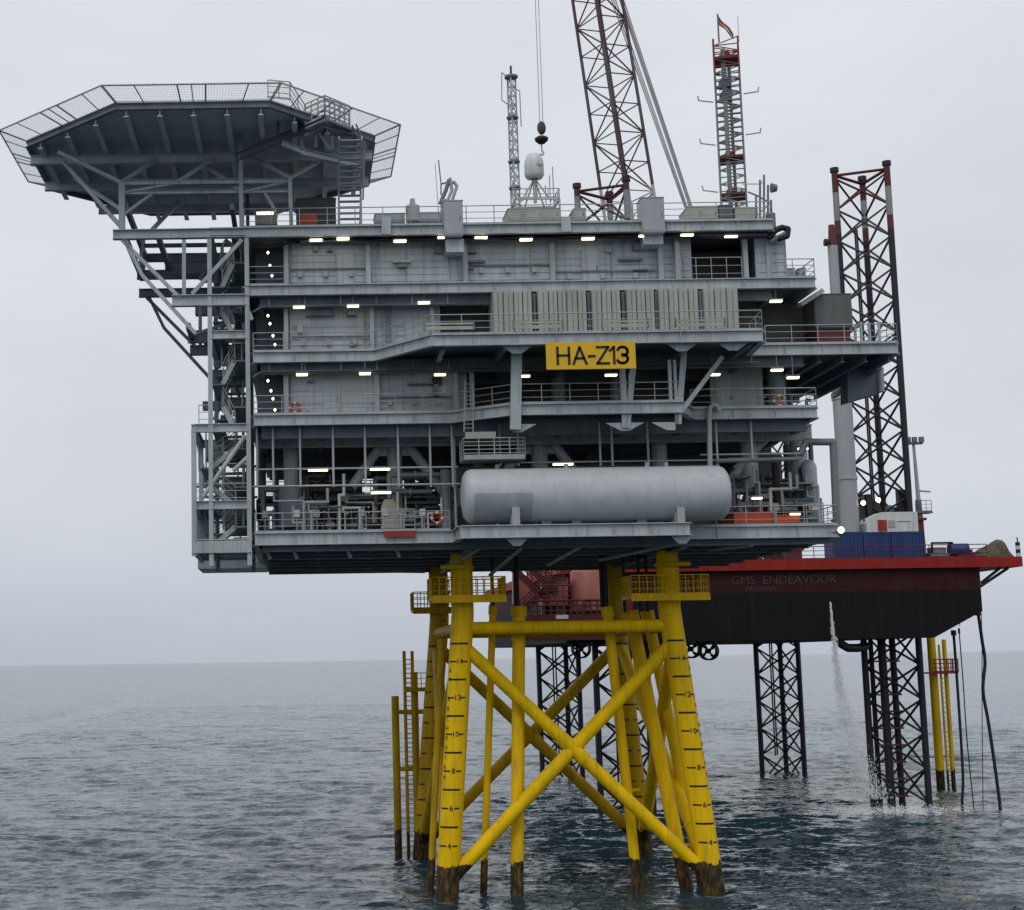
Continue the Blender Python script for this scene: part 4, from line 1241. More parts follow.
lamp_row([(318, 470.5), (380, 469.5), (381, 493), (563, 464.5), (738, 461)], 82.4, 1.05, 'along the open cellar level', 'lamps along the cellar level', None)
lamp_row([(757, 498.5), (795, 514.5), (803, 449)], 83.2, .5, 'among the pipes right of the big tank', 'lamps among the right-hand pipes', None)
for (lamp_spots, yy), lev in zip(STAIRLAMPS, ('under the roof', 'above the diagonal deck edge', 'on the lifebuoy level')):
    for i, (hx, hy) in enumerate(lamp_spots):
        q_ = U(hx, hy, yy)
        t = thing('bulkhead_lamp', f'small white lamp in left stair recess {lev}, {["uppermost", "second from top", "third from top", "lowest"][i]}', 'lamp', q_, 'stair recess lamps')
        MB().tube((q_.x, yy - .01, q_.z), (q_.x, yy - .08, q_.z), .1, 12).build('base', DARK, t)
        MB().ball((q_.x, yy - .08, q_.z), .065, 12, 8, sy=.5, sz=1.3).build('globe', LAMP, t)
p = U(841, 530, 81.7)
t = thing('floodlight', 'bright round floodlight on the lower right corner of the cellar deck', 'floodlight', p)
MB().tube((p.x, p.y, p.z), (p.x, p.y + .3, p.z), .2, 14, r2=.1).build('housing', STEEL, t)
MB().ball((p.x, p.y - .02, p.z), .17, 14, 8, sy=.35).build('lens', LAMP, t)
MB().beam((p.x, p.y + .15, p.z), (p.x - .5, p.y + .3, p.z - .05), .08, .08).build('bracket', STEEL, t)
p = U(265, 215.5, 83)
lamp(265, 213.5, 83, .9, 'lit tube lamp above the beige cabinet below the helideck', 'lamps below the helideck', None)

# ------------------------------------------------------------------ loose things on the platform decks
def lifebuoy(px, py, y, label, facing=(0, -1, 0)):
    p = U(px, py, y)
    t = thing('lifebuoy', label, 'lifebuoy', (p.x, y, p.z - .38), 'lifebuoys')
    def tor(a0, a1, mat):
        m = MB(); n = 8; R, r = .27, .085
        pts = []; f = []
        for i in range(n + 1):
            a = a0 + (a1 - a0) * i / n
            for j in range(8):
                b = j * math.pi / 4
                pts.append((p.x + (R + r * math.cos(b)) * math.cos(a), y + r * math.sin(b), p.z + (R + r * math.cos(b)) * math.sin(a)))
        for i in range(n):
            for j in range(8): f.append((i * 8 + j, i * 8 + (j + 1) % 8, (i + 1) * 8 + (j + 1) % 8, (i + 1) * 8 + j))
        return m.poly(pts, f, True).build('ring_segment', mat, t)
    for q in range(4):
        a = q * math.pi / 2
        tor(a + .22, a + math.pi / 2 - .22, BUOY); tor(a - .22, a + .22, WHITE)
lifebuoy(295, 408, 82.9, 'orange and white lifebuoy on the left mezzanine wall')
lifebuoy(779, 401, 82.6, 'orange and white lifebuoy at the right end of the mezzanine railing')
lifebuoy(437, 518, 81.85, 'red lifebuoy on the cellar railing just left of the big tank')

def cabinet(name, label, cat, px0, px1, pyt, pyb, y, d, mat, parts=(), group=None):
    x0, x1 = XP(px0, (pyt + pyb) / 2, y), XP(px1, (pyt + pyb) / 2, y); z0, z1 = ZP((px0 + px1) / 2, pyb, y), ZP((px0 + px1) / 2, pyt, y)
    t = thing(name, label, cat, ((x0 + x1) / 2, y + d / 2, z0), group)
    b = .03
    m = MB().box(x0, x1, y, y + d, z0 + .06, z1 - .05).box(x0 - .03, x1 + .03, y - .03, y + d + .03, z1 - .05, z1).box(x0 + .04, x1 - .04, y + .04, y + d - .04, z0, z0 + .06)
    m.build('body', mat, t)
    n = max(1, round((x1 - x0) / 1.0))
    for i in range(n):
        a, c = x0 + (x1 - x0) * i / n + .05, x0 + (x1 - x0) * (i + 1) / n - .05
        dd = MB().box(a, c, y - .02, y - .001, z0 + .14, z1 - .12).build('door', mat, t)
        MB().box(c - .12, c - .08, y - .05, y - .02, (z0 + z1) / 2 - .12, (z0 + z1) / 2 + .12).build('handle', DARK, dd)
    return t, x0, x1, z0, z1
cabinet('vent_box', 'tall pale grey vent box on the roof edge left of the thin mast', 'vent box', 444, 463, 200, 236, 81.6, 1.2, STONE)
cabinet('vent_box', 'tall pale grey vent box on the roof edge right of the crane boom', 'vent box', 642, 664.5, 197, 233, 81.6, 1.2, STONE)
for px0, px1, pyt, pyb in ((446, 464, 238, 252), (644, 663, 235, 247)):
    boxi('vent_duct', XP(px0, pyt, 82), XP(px1, pyt, 82), 82.0, 83.1, ZP(455, pyb, 82), ZP(455, pyt + 1, 82), WALL, roof)
for px in (386, 566):
    xx = XP(px, 225, 81.7); boxi('vent_duct', xx - .25, xx + .25, 81.62, 81.82, ZR[0] - .02, ZP(px, 217, 81.7), STEEL, roof)
cabinet('orange_box', 'small red-orange cabinet on the roof deck beneath the helideck', 'cabinet', 300, 317, 213, 226, 84, .8, ORANGE)
cabinet('beige_cabinet', 'pale beige lit cabinet beneath the helideck left corner', 'cabinet', 255, 277, 212, 224, 85, 1, BEIGE)
cabinet('grey_cabin', 'flat grey cabin wall under the right half of the helideck', 'cabin', 296, 336, 198, 228, 88, 3, GREENG)
cabinet('roof_container', 'long beige louvred unit on the roof behind the railing near the red-banded tower', 'container', 688, 718, 206, 221, 84, 2, BEIGE)
cabinet('roof_container', 'grey-green unit on the roof directly below the red-banded tower', 'container', 719, 733, 205, 220, 84, 2, GREENG)
cabinet('roof_container', 'cream bright unit on the roof at the far right corner', 'container', 735, 758, 207, 221, 84, 2, BEIGE)
cabinet('roof_unit', 'beige pump unit on the roof below the white satellite dome', 'unit', 508, 560, 208, 222, 84, 2.2, BEIGE)
cabinet('roof_unit', 'low grey unit on the roof with dark slots left of the vent box', 'unit', 420, 443, 212, 222, 84, 1.6, STONE)
cabinet('roof_unit', 'low pale unit on the roof beside the helideck stairs', 'unit', 375, 405, 213, 223, 84, 1.5, STONE)
cabinet('roof_unit', 'small cream unit on the roof under the red lattice', 'unit', 574, 586, 208, 221, 84, 1.5, BEIGE)
rc = random.Random(31)
for i in range(26):
    px = rc.uniform(470, 760); y = rc.uniform(85, 95); a = U(px, 220, y); hh = rc.uniform(.4, 1.5)
    if i % 2: MB().path([(a.x, y, ZR[1]), (a.x, y, ZR[1] + hh), (a.x + rc.uniform(-1.2, 1.2), y, ZR[1] + hh), (a.x + rc.uniform(-1, 1), y + .6, ZR[1])], rc.choice((.05, .08, .12)), 6).build('vent_pipe', rc.choice((STEEL, BEIGE, RAIL, PIPE)), roof)
    else: MB().box(a.x - .4, a.x + rc.uniform(0, .6), y, y + .6, ZR[1], ZR[1] + hh * .8).box(a.x - .45, a.x - .1, y - .05, y + .2, ZR[1] + hh * .8, ZR[1] + hh).build('vent_housing', rc.choice((STEEL, BEIGE, STONE, DARK)), roof)
# small roof chimney
t = thing('exhaust_stub', 'short tapered grey exhaust post on the roof left of the vent box', 'post', U(413, 222, 83))
p, q = U(413, 222, 83), U(413.5, 199, 83)
MB().tube(p, (p.x, 83, p.z + .9), .4, 10).build('base', STONE, t); MB().tube((p.x, 83, p.z + .8), (p.x, 83, q.z), .19, 10, r2=.13).build('stack', STONE, t)
# dark clad box at right
bx = cabinet('clad_box', 'dark olive clad box standing on the right cantilevered deck', 'equipment box', 814.5, 852, 293.5, 328, 83.5, 3.0, GREENG)
p = U(818, 340, 83.5)
boxi('support_frame', bx[1] + .1, bx[2] - .1, 83.7, 86.3, ZB[1], bx[3] - .005, MAROON, bx[0])
beami('chute', U(800, 305, 83.3), U(822, 291, 83.3), .5, .25, STEEL, bx[0])
for px in (856, 862, 870, 880):
    a = U(px, 345, 84); tubei('post', (a.x, 84, ZB[1]), (a.x, 84, ZB[1] + rnd.uniform(.8, 1.8)), .08, STEEL, upm)
# hanging box under right cantilever
MB().plate([U(848, 402, 86), U(882, 392, 86), (XP(882, 372, 86), 86, ZB[0] + .05), (XP(848, 372, 86), 86, ZB[0] + .05)], (0, 1, 0), 1.2).build('hanging_box', DARK, upm)
beami('underside_beam', U(833, 396, 94.4), U(880, 367, 84), .25, .3, RAIL, upm)
tubei('downpipe', U(880, 368, 86), U(881, 392, 86), .2, RAIL, upm)
# satellite bits on the right end of the main deck
m = thing('rescue_davit', 'black curved davit arm sticking out from the right roof corner', 'davit', U(776, 236, 82.5))
MB().path([U(768, 238, 82.5), U(776, 230, 82.5), U(782, 227.5, 82.5), U(788, 229, 82.5), U(787, 236, 82.5), U(778, 239, 82.5)], .17, 8).build('arm', BLACK, m)
MB().path([U(770, 242, 82.5), U(786, 233, 82.5)], .12, 8).build('strut', DARK, m)
for i, (px, w) in enumerate(((785, 10), (799, 7))):
    cabinet('valve_skid', ['low grey skid on the right main deck balcony next to the wall', 'low grey skid at the outer end of the right main deck balcony'][i], 'skid', px, px + w, 268, 278, 84, 1.2, STEEL)
# liferaft canisters / orange containers right of tank
cabinet('orange_container', 'wide orange-red container right of the grey tank on the cellar deck', 'container', 734, 775, 512, 525.5, 83.2, 2.4, ORANGE)
cabinet('orange_container', 'lower orange-red container with lamp on it, further right', 'container', 776, 800, 514.5, 525.5, 83.2, 2.4, ORANGE)
t = thing('beige_cover', 'beige domed fabric cover behind the red gate on the cellar deck', 'cover', U(392, 528, 84))
a, b = U(382, 528, 84), U(404, 528, 84)
MB().plate([(a.x, 84, a.z), (b.x, 84, a.z), (b.x, 84, a.z + .9), (b.x - .4, 84, a.z + 1.3), ((a.x + b.x) / 2, 84, a.z + 1.6), (a.x + .15, 84, a.z + 1.55), (a.x, 84, a.z + 1.2)], (0, 1, 0), 1.2).build('hood', BEIGE, t)
MB().box(a.x - .05, b.x + .05, 83.95, 85.25, a.z - .02, a.z + .12).build('base', STEEL, t)
# white tank cylinder behind right pipes
t = thing('upright_vessel', 'pale upright cylinder vessel among pipes at the right end of the cellar', 'vessel', U(808, 525, 87))
a, b = U(808, 528, 87), U(808, 460, 87)
MB().lathe((b.x, 87, 0), (0, 0, 1), [(ZC[1] + .3, .05), (ZC[1] + .31, .45), (b.z - .4, .45), (b.z - .15, .35), (b.z, .15), (b.z + .02, .01)], 20).build('shell', TANKM, t)
for s in (-1, 1): MB().box(b.x + s * .35 - .06, b.x + s * .35 + .06, 86.9, 87.1, ZC[1], ZC[1] + .35).build('leg', STEEL, t)


# ------------------------------------------------------------------ masts, antennas
def lattice_mast(t, base, h, w0, w1, bays, mat, r=.045, nside=3, rot=0.3, lean=(0, 0)):
    def ring(z, w): return [Vector((base.x + w * math.cos(rot + 2 * math.pi * k / nside), base.y + w * math.sin(rot + 2 * math.pi * k / nside), base.z + z)) for k in range(nside)]
    R0, R1 = ring(0, w0), ring(h, w1)
    for k in range(nside): tubei('chord', R0[k], R1[k], r, mat, t, 'tube6')
    m = MB()
    for b in range(bays):
        A, B = ring(h * b / bays, w0 + (w1 - w0) * b / bays), ring(h * (b + 1) / bays, w0 + (w1 - w0) * (b + 1) / bays)
        for k in range(nside):
            j = (k + 1) % nside
            m.tube(A[k], A[j], r * .6, 4, caps=False)
            m.tube(A[k], B[j], r * .6, 4, caps=False) if b % 2 else m.tube(A[j], B[k], r * .6, 4, caps=False)
    m.build('lacing', mat, t)
    return R1

b0 = U(516, 222, 88); h = ZP(513, 78, 88) - b0.z
t = thing('thin_mast', 'thin grey lattice mast on the roof left of the satellite dome', 'mast', b0)
lattice_mast(t, b0, h, .30, .27, 16, STEEL, r=.05)
MB().tube((b0.x, 88, b0.z + h), (b0.x, 88, b0.z + h + .12), .4, 12).build('top_plate', DARK, t)
MB().tube((b0.x, 88, b0.z + h), (b0.x, 88, b0.z + h + .75), .06, 6).build('beacon', BLACK, t)
m = MB(); p = Vector((b0.x - .55, 88, b0.z + h + .35))
m.path([Vector((b0.x - .1, 88, b0.z + h)), p, p + Vector((-.05, 0, -1.7)), p + Vector((.7, 0, -2.3))], .035, 5)
m.path([Vector((b0.x + .3, 88, b0.z + h - .7)), Vector((b0.x + .48, 88, b0.z + h - .8)), Vector((b0.x + .5, 88, b0.z + h - 3))], .035, 5)
m.build('antenna', STEEL, t)
for z in (2.0, 3.6, 6.3): MB().tube((b0.x, 88, b0.z + z), (b0.x, 88, b0.z + z + .1), .36, 8).build('clamp_ring', DARK, t)

# satellite dome on frame
c = U(534, 166, 86)
t = thing('satellite_dome', 'white satellite dome on a tripod frame on the platform roof', 'dome', U(534, 222, 86))
zb = ZP(534, 179, 86); zt = ZP(534, 153, 86); R = .56
MB().lathe((c.x, 86, 0), (0, 0, 1), [(zb, .2), (zb + .03, R * .8), (zb + .22, R), (zb + .85, R), (zb + 1.1, R * .93), (zt - .12, R * .66), (zt - .02, R * .3), (zt, .01)], 24).build('radome', WHITE, t)
boxi('badge', c.x + .05, c.x + .42, 86 - R - .02, 86 - R + .12, (zb + zt) / 2 - .12, (zb + zt) / 2, STEEL, t)
zf = ZP(534, 203, 86)
MB().tube((c.x, 86, zf), (c.x, 86, zb), .1, 8).build('pedestal', STEEL, t)
for dx, dy in ((-.85, -.4), (.85, -.4), (-.5, .7), (.6, .7)):
    tubei('strut', (c.x + dx, 86 + dy, zf), (c.x + dx * .1, 86 + dy * .1, zb - .1), .045, STEEL, t)
z0 = ZR[1]
m = MB()
for dx in (-1.25, 1.25):
    for dy in (-.8, .9): m.beam((c.x + dx, 86 + dy, z0), (c.x + dx, 86 + dy, zf), .1, .1)
for zz in (zf, (zf + z0) / 2):
    for dy in (-.8, .9): m.beam((c.x - 1.25, 86 + dy, zz), (c.x + 1.25, 86 + dy, zz), .1, .1)
    for dx in (-1.25, 1.25): m.beam((c.x + dx, 85.2, zz), (c.x + dx, 86.9, zz), .1, .1)
m.build('frame', STEEL, t)
railing(t, [(c.x - 1.25, 85.2, zf), (c.x + 1.25, 85.2, zf), (c.x + 1.25, 86.9, zf)], h=.6, mids=1, spacing=.6)
for dx, hh in ((.95, 1.8), (1.15, 2.3), (.7, 1.2), (-1.1, 1.0), (-1.2, 1.5)):
    tubei('whip', (c.x + dx, 86.5, zf), (c.x + dx, 86.5, zf + hh), .03, STEEL, t)

# deck crane / monitor left of vent box
t = thing('antenna_cluster', 'grey cluster of whip antennas and folded arms behind the left vent box', 'antenna', U(445, 222, 85))
m = MB()
m.tube(U(445, 222, 85), U(445, 200, 85), .3, 8, r2=.22); m.build('pedestal', STONE, t)
MB().path([U(440, 204, 85), U(446, 190, 85), U(449, 180, 85)], .12, 6).build('arm', DARK, t)
MB().path([U(447, 202, 85), U(452, 190, 85), U(450, 178, 85)], .09, 6).build('arm', STEEL, t)
MB().path([U(452, 201, 85), U(457, 186, 85), U(454, 182, 85), U(446, 184, 85)], .09, 6).build('arm', STEEL, t)
tubei('whip', U(441, 184, 85), U(438.5, 160, 85), .035, DARK, t); tubei('whip', U(438, 205, 85), U(435, 163, 85), .02, STEEL, t)
tubei('whip', U(441, 184, 85), U(449, 182, 85), .05, DARK, t); tubei('whip', U(441, 195, 85), U(441, 184, 85), .04, DARK, t)

# telecom tower with red bands and flag
b0 = U(735, 222, 87); zt = ZP(727, 42, 87); h = zt - b0.z
t = thing('lattice_tower', 'tall grey lattice telecom tower with red bands and flag on the right roof corner', 'tower', b0)
lattice_mast(t, b0, h, 1.0, .98, 26, MASTM, r=.06, nside=4, rot=.5)
for py in (61, 160, 197):
    z = ZP(728, py, 87)
    m = MB().prism([(b0.x + 1.05 * math.cos(.5 + k * math.pi / 2), 87 + 1.05 * math.sin(.5 + k * math.pi / 2)) for k in range(4)], z - .07, z + .07)
    m.build('red_platform', MAROON, t); MB().box(b0.x - .35, b0.x + .15, 86.7, 87.3, z + .08, z + .45).build('red_unit', RED, t)
for py in (85, 98): 
    z = ZP(728, py, 87)
    MB().box(b0.x - .45, b0.x + .1, 86.6, 87.3, z - .2, z + .3).build('radio_unit', DARK, t)
tubei('cable_riser', (b0.x - .25, 86.8, b0.z), (b0.x - .25, 86.8, zt - .5), .13, STEEL, t); tubei('cable_riser', (b0.x + .1, 86.9, b0.z), (b0.x + .1, 86.9, zt - 1.5), .09, DARK, t)
for s, py in ((-1, 102), (1, 94), (-1, 145), (1, 135), (-1, 192)):
    a = Vector((b0.x + s * .9, 87, ZP(728, py, 87))); MB().path([a, a + Vector((s * .85, 0, .12)), a + Vector((s * .9, 0, .4))], .04, 5).build('aerial', STEEL, t)
pole = Vector((b0.x - .38, 87, zt)); ptop = Vector((b0.x - .38, 87, ZP(719, 14, 87)))
tubei('flag_pole', pole, ptop, .05, DARK, t); tubei('whip', (b0.x + .8, 87, zt), (b0.x + .8, 87, zt + 1.6), .02, STEEL, t)
fm = MB(); pts = []
for i in range(7):
    s_ = i / 6
    for j in range(3):
        pts.append((ptop.x + .05 + s_ * .85, 87 + .10 * math.sin(s_ * 7 + j), ptop.z - .1 - s_ * 1.15 - j * .28 * (1 - s_ * .45)))
fm.poly(pts, [(i * 3 + j, i * 3 + j + 1, (i + 1) * 3 + j + 1, (i + 1) * 3 + j) for i in range(6) for j in range(2)], True)
fm.plate([Vector(p) + Vector((0, .012, 0)) for p in (pts[0], pts[1], pts[4])], (0, 1, 0), .004)
fl_ = thing('flag', 'small red and white flag drooping from the lattice tower top', 'flag', ptop)
fm.build('cloth', RED, fl_)
pts2 = [(x_, y_ - .012, z_ - .0) for x_, y_, z_ in pts]
MB().poly([pts2[i * 3 + j] for i in range(7) for j in (1,)] + [(pts2[i * 3 + 1][0] , pts2[i * 3 + 1][1], pts2[i * 3 + 1][2] - .14) for i in range(7)], [(i, 7 + i, 8 + i, i + 1) for i in range(6)], True).build('white_stripe', WHITE, fl_)
# dish and small fittings at the right roof corner
t = thing('roof_antenna', 'small frame with round dish and rods at the right roof corner', 'antenna', U(766, 222, 84))
for px, pt in ((756, 195), (760, 180), (764, 175), (768, 185), (771, 200)):
    tubei('rod', U(px, 221, 84), U(px, pt, 84), .06, DARK, t)
a = U(773, 188, 84); MB().tube((a.x - .1, 84, a.z), (a.x + .2, 84, a.z), .28, 14, r2=.2).build('dish', DARK, t)
MB().path([U(742, 184, 84), U(758, 184, 84), U(764, 182, 84)], .03, 5).build('bar', STEEL, t)
MB().path([U(748, 192, 84), U(758, 196, 84), U(768, 202, 84)], .05, 5).build('bar', DARK, t)
MB().box(a.x - .35, a.x + .05, 84, 84.5, ZR[1], ZR[1] + 1.0).build('box', DARK, t)

# ------------------------------------------------------------------ jacket
Xl, Xr = leg_top['fl'].x, leg_top['fr'].x
zt_ = ZC[0] - .15
zk = ZP(560, 612, 86.5)                  # height where the batter starts
bat = .092
jk = thing('jacket', 'yellow steel four-legged jacket standing in the sea under the platform', 'jacket', ((Xl + Xr) / 2, 94, 0))
LR = .62
zh_ = ZP(565, 627, 86.6)
YFl, YBl = 86.5, 101.3
def legpt(sx, sy, z):
    o = max(0, zk - z) * bat
    return Vector(((Xl - o) if sx < 0 else (Xr + o), (YFl - o * .9) if sy < 0 else (YBl + o * .9), z))
for sx in (-1, 1):
    for sy in (-1, 1):
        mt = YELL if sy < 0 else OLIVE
        m = MB(); m.tube(legpt(sx, sy, zk), legpt(sx, sy, -4), LR, 28); m.tube(legpt(sx, sy, zk - .02), legpt(sx, sy, zt_), LR, 28)
        m.tube(legpt(sx, sy, zt_ - 1.0), legpt(sx, sy, zt_ - .85), LR + .10, 28)
        lg = m.build('leg', mt, jk)
        for zz in (zk - .3, zh_ + .55, zh_ - .55, 5.6, 9.4):
            c_ = legpt(sx, sy, zz); d_ = (legpt(sx, sy, zz + .1) - legpt(sx, sy, zz)).normalized()
            MB().lathe(c_, d_, [(-.04, LR - .01), (-.02, LR + .012), (.02, LR + .012), (.04, LR - .01)], 28).build('weld_bead', mt, lg)
        # tide and draught marks wrapped round the camera side of the leg
        z14 = ZP(457, 661.5, legpt(-1, -1, 12.6).y)
        stepz = (z14 - ZP(447, 845, legpt(-1, -1, 3).y)) / 10.0
        off = -.12 if sx < 0 else .12
        for i in range(-1, 12):
            z = z14 - i * stepz
            c = legpt(sx, sy, z)
            num = (i % 2 == 0)
            def arc(a0, a1, hh):
                n = 8; pts = []
                for k in range(n + 1):
                    a = math.radians(a0 + (a1 - a0) * k / n)
                    for dz in (-hh, hh):
                        q = legpt(sx, sy, z + dz)
                        pts.append((q.x + math.sin(a) * (LR + .008), q.y - math.cos(a) * (LR + .008), z + dz))
                MB().poly(pts, [(2 * k, 2 * k + 2, 2 * k + 3, 2 * k + 1) for k in range(n)], True).build('mark_line', MARK, lg)
            sh = -10 if sx < 0 else 8
            if i == 11: continue
            if num:
                arc(-60 + sh, -14 + sh, .045); arc(16 + sh, 44 + sh, .045)
                if sy < 0:
                    a = math.radians(1 + sh)
                    text_mesh(str(14 - i), .42, MARK, 'number', Matrix.Translation((c.x + math.sin(a) * LR, c.y - math.cos(a) * (LR + .03), z)) @ FACE, lg, .004)
            else:
                arc(-60 + sh, 42 + sh, .055)
        if sy < 0:
            let = 'AT ARCHOHIRA'
            for i, ch in enumerate(let):
                if ch == ' ': continue
                z = z14 - .5 - i * stepz * .53
                c = legpt(sx, sy, z); a = math.radians(-58 if sx < 0 else 62)
                M_ = Matrix.Translation((c.x + math.sin(a) * (LR + .012), c.y - math.cos(a) * (LR + .012), z)) @ Matrix.Rotation(a, 4, 'Z') @ FACE
                text_mesh(ch, .34, MARK, 'letter', M_, lg, .004)
# top horizontals
zh = ZP(565, 627, 86.6)
for a, b in (((-1, -1), (1, -1)), ((-1, 1), (1, 1)), ((-1, -1), (-1, 1)), ((1, -1), (1, 1))):
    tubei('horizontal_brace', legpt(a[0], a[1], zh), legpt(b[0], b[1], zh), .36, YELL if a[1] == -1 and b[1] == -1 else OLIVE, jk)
# X braces on all four faces
zx1, zx0 = ZP(470, 640, 86.6), .9
def xbrace(a, b, mt):
    tubei('cross_brace', legpt(*a, zx1 - .2), legpt(*b, zx0), .37, mt, jk)
    tubei('cross_brace', legpt(*b, zx1 - .2), legpt(*a, zx0), .37, mt, jk)
    A0, A1, B0, B1 = legpt(*a, zx1 - .2), legpt(*b, zx0), legpt(*b, zx1 - .2), legpt(*a, zx0)
    w1, w0 = (A0 - B0).length, (A1 - B1).length
    t_ = w1 / (w1 + w0)
    c = A0.lerp(A1, t_)
    dA, dB = (A1 - A0).normalized(), (B1 - B0).normalized()
    tubei('joint_can', c - dA * .9, c + dA * .9, .405, mt, jk)
xbrace((-1, -1), (1, -1), YELL)
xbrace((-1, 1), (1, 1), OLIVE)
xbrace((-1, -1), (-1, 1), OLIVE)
xbrace((1, -1), (1, 1), YELL)
# conductors and J-tubes
def pilepx(a, b, y0, y1, r, mt=YELL, cap=None, name='conductor'):
    p, q = U(a[0], a[1], y0), U(b[0], b[1], y1)
    d = (q - p); q2 = p + d * ((p.z + 3) / (p.z - q.z))
    m = MB().tube(p, q2, r, 18)
    m.tube(p + Vector((0, 0, .05)), p - (p - q2).normalized() * .5, r * 1.25, 18)
    return m.build(name, mt, jk)
pilepx((519, 608), (517, 885), 87.8, 86.0, .36)
pilepx((493, 606), (484, 875), 88.5, 87.6, .2)
pilepx((607, 608), (637, 880), 88.0, 87.0, .28)
pilepx((630, 612), (685, 880), 89.2, 87.5, .38, name='riser_tube')
pilepx((647, 612), (700, 870), 91.5, 90.5, .32, name='riser_tube')
pilepx((442, 640), (432, 860), 89.5, 88.5, .2, OLIVE, name='riser_tube')
for a, b, y in (((640, 790), (620, 792), 91), ((690, 835), (705, 832), 88)):
    tubei('guide_clamp', U(a[0], a[1], y), U(b[0], b[1], y), .12, YELL, jk)
# dark cables from conductor tops up to the deck
for px, pb in ((517, 608), (493, 606), (606, 608), (602, 608), (648, 612), (640, 612), (625, 612)):
    a = U(px, pb, 88.3); tubei('cable_riser', a, (a.x, 88.3, ZC[0] - .2), .09 if px not in (517, 606) else .16, BLACK, jk)
# leg platforms (baskets)
def basket(c, z, wx0, wx1, d, mt, rm):
    pl = MB().box(c.x - wx0, c.x + wx1, c.y - d, c.y + d, z - .16, z).build('leg_platform', mt, jk)
    MB().box(c.x - wx0 - .04, c.x + wx1 + .04, c.y - d - .04, c.y - d + .02, z - .30, z + .05).build('kick_plate', mt, pl)
    railing(pl, [(c.x - wx0, c.y - d, z), (c.x + wx1, c.y - d, z), (c.x + wx1, c.y + d, z), (c.x - wx0, c.y + d, z), (c.x - wx0, c.y - d, z)], h=1.1, mat=rm, spacing=.42, mids=2, r=.03)
c = legpt(-1, -1, 17); z = ZP(465, 597, 85)
basket(c, z, 1.8, 2.25, 1.4, YELLP, YELLP)
c = legpt(1, -1, 17); z = ZP(665, 595, 85)
basket(c, z, 2.35, 1.9, 1.4, YELLP, YELLP)
c = legpt(-1, 1, 17); z = ZP(430, 609, 100)
basket(c, z, 1.75, 1.4, 1.3, OLIVE, OLIVE)
for px in (430, 447, 640, 690):
    p = U(px, 573, 85)
# lifting eyes at the leg heads
for sx, px in ((-1, 453), (1, 677)):
    p = U(px, 567 if sx < 0 else 564, 85.7); MB().tube((p.x - .7, 85.6, p.z), (p.x + .7, 85.6, p.z), .13, 10).build('stub_bar', YELLP, jk)
# boat landing beside the rear left leg
bl = thing('boat_landing', 'narrow yellow boat landing ladder with fender posts beside the left rear leg', 'boat landing', U(405, 848, 103.3))
for px, pt, pb, r in ((395, 696, 848, .25), (414, 672, 848, .24)):
    p = U(px, pt, 102.8); MB().tube(p, (p.x, 102.8, -2), r, 12).build('fender_post', OLIVE, bl)
for px in (404, 412):
    p = U(px, 651, 102.8); MB().tube(p, (p.x, 102.8, -1), .11, 8).build('ladder_rail', OLIVE, bl)
pa, pb_ = U(404, 655, 102.8), U(412, 655, 102.8)
for i in range(42):
    z = pa.z - .3 - i * .3
    if z < .1: break
    tubei('rung', (pa.x, 102.8, z), (pb_.x, 102.8, z), .03, RAIL, bl, 'tube6')
for py in (712, 769):
    p, q = U(395, py, 102.8), U(433 if py < 750 else 428, py - .5, 102.8); tubei('strut', p, q, .15, OLIVE, bl)
z = ZP(420, 689, 102.8); x0, x1 = XP(405, 689, 102.8), XP(436, 689, 102.8)
MB().box(x0, x1, 102, 103.4, z - .15, z).build('platform', OLIVE, bl); railing(bl, [(x0, 102, z), (x1, 102, z)], h=1.05, mat=OLIVE, spacing=.5)

# ------------------------------------------------------------------ jack-up vessel behind
HY0, HY1 = 127.0, 178.0
HZ0, HZ1 = ZP(800, 639.5, HY0), ZP(850, 559.2, HY0)
hx0, hx1 = 21.5, XP(981, 590, HY0)
hx2 = XP(934, 627, HY0)
zch = ZP(981, 611, HY0)
hu = thing('jackup_vessel', 'dark red self-elevating jack-up vessel raised on lattice legs behind the platform', 'vessel', ((hx0 + hx1) / 2, 150, HZ0))
prof = [(hx0, HZ0), (hx2, HZ0), (hx1, zch), (hx1, HZ1 - .82), (hx0, HZ1 - .82)]
# hull extruded in Y, with bevelled right end plan
m = MB(); n = len(prof)
A = [(x_, HY0, z_) for x_, z_ in prof]; B = [(x_, HY1, z_) for x_, z_ in prof]
m.poly(A + B, [tuple(range(n)), tuple(range(n, 2 * n))[::-1]] + [(i, n + i, n + (i + 1) % n, (i + 1) % n) for i in range(n)])
m.build('hull', HULLM, hu)
xband = XP(1020, 562, HY0)
bd = MB().box(hx0 - .4, xband, HY0 - .45, HY1 + .4, HZ1 - .82, HZ1).build('deck_band', HULLB, hu)
for px0, py0, px1, py1 in ((981, 583, 1000, 568), (975, 590, 1008, 568)):
    tubei('deck_strut', U(px0, py0, HY0 + .5), U(px1, py1, HY0 + .5), .12, NAVY, hu)
railing(bd, [(hx0, HY0 - .4, HZ1), (XP(985, 556, HY0), HY0 - .4, HZ1)], h=1.05, mat=MAROON, spacing=1.6, r=.035)
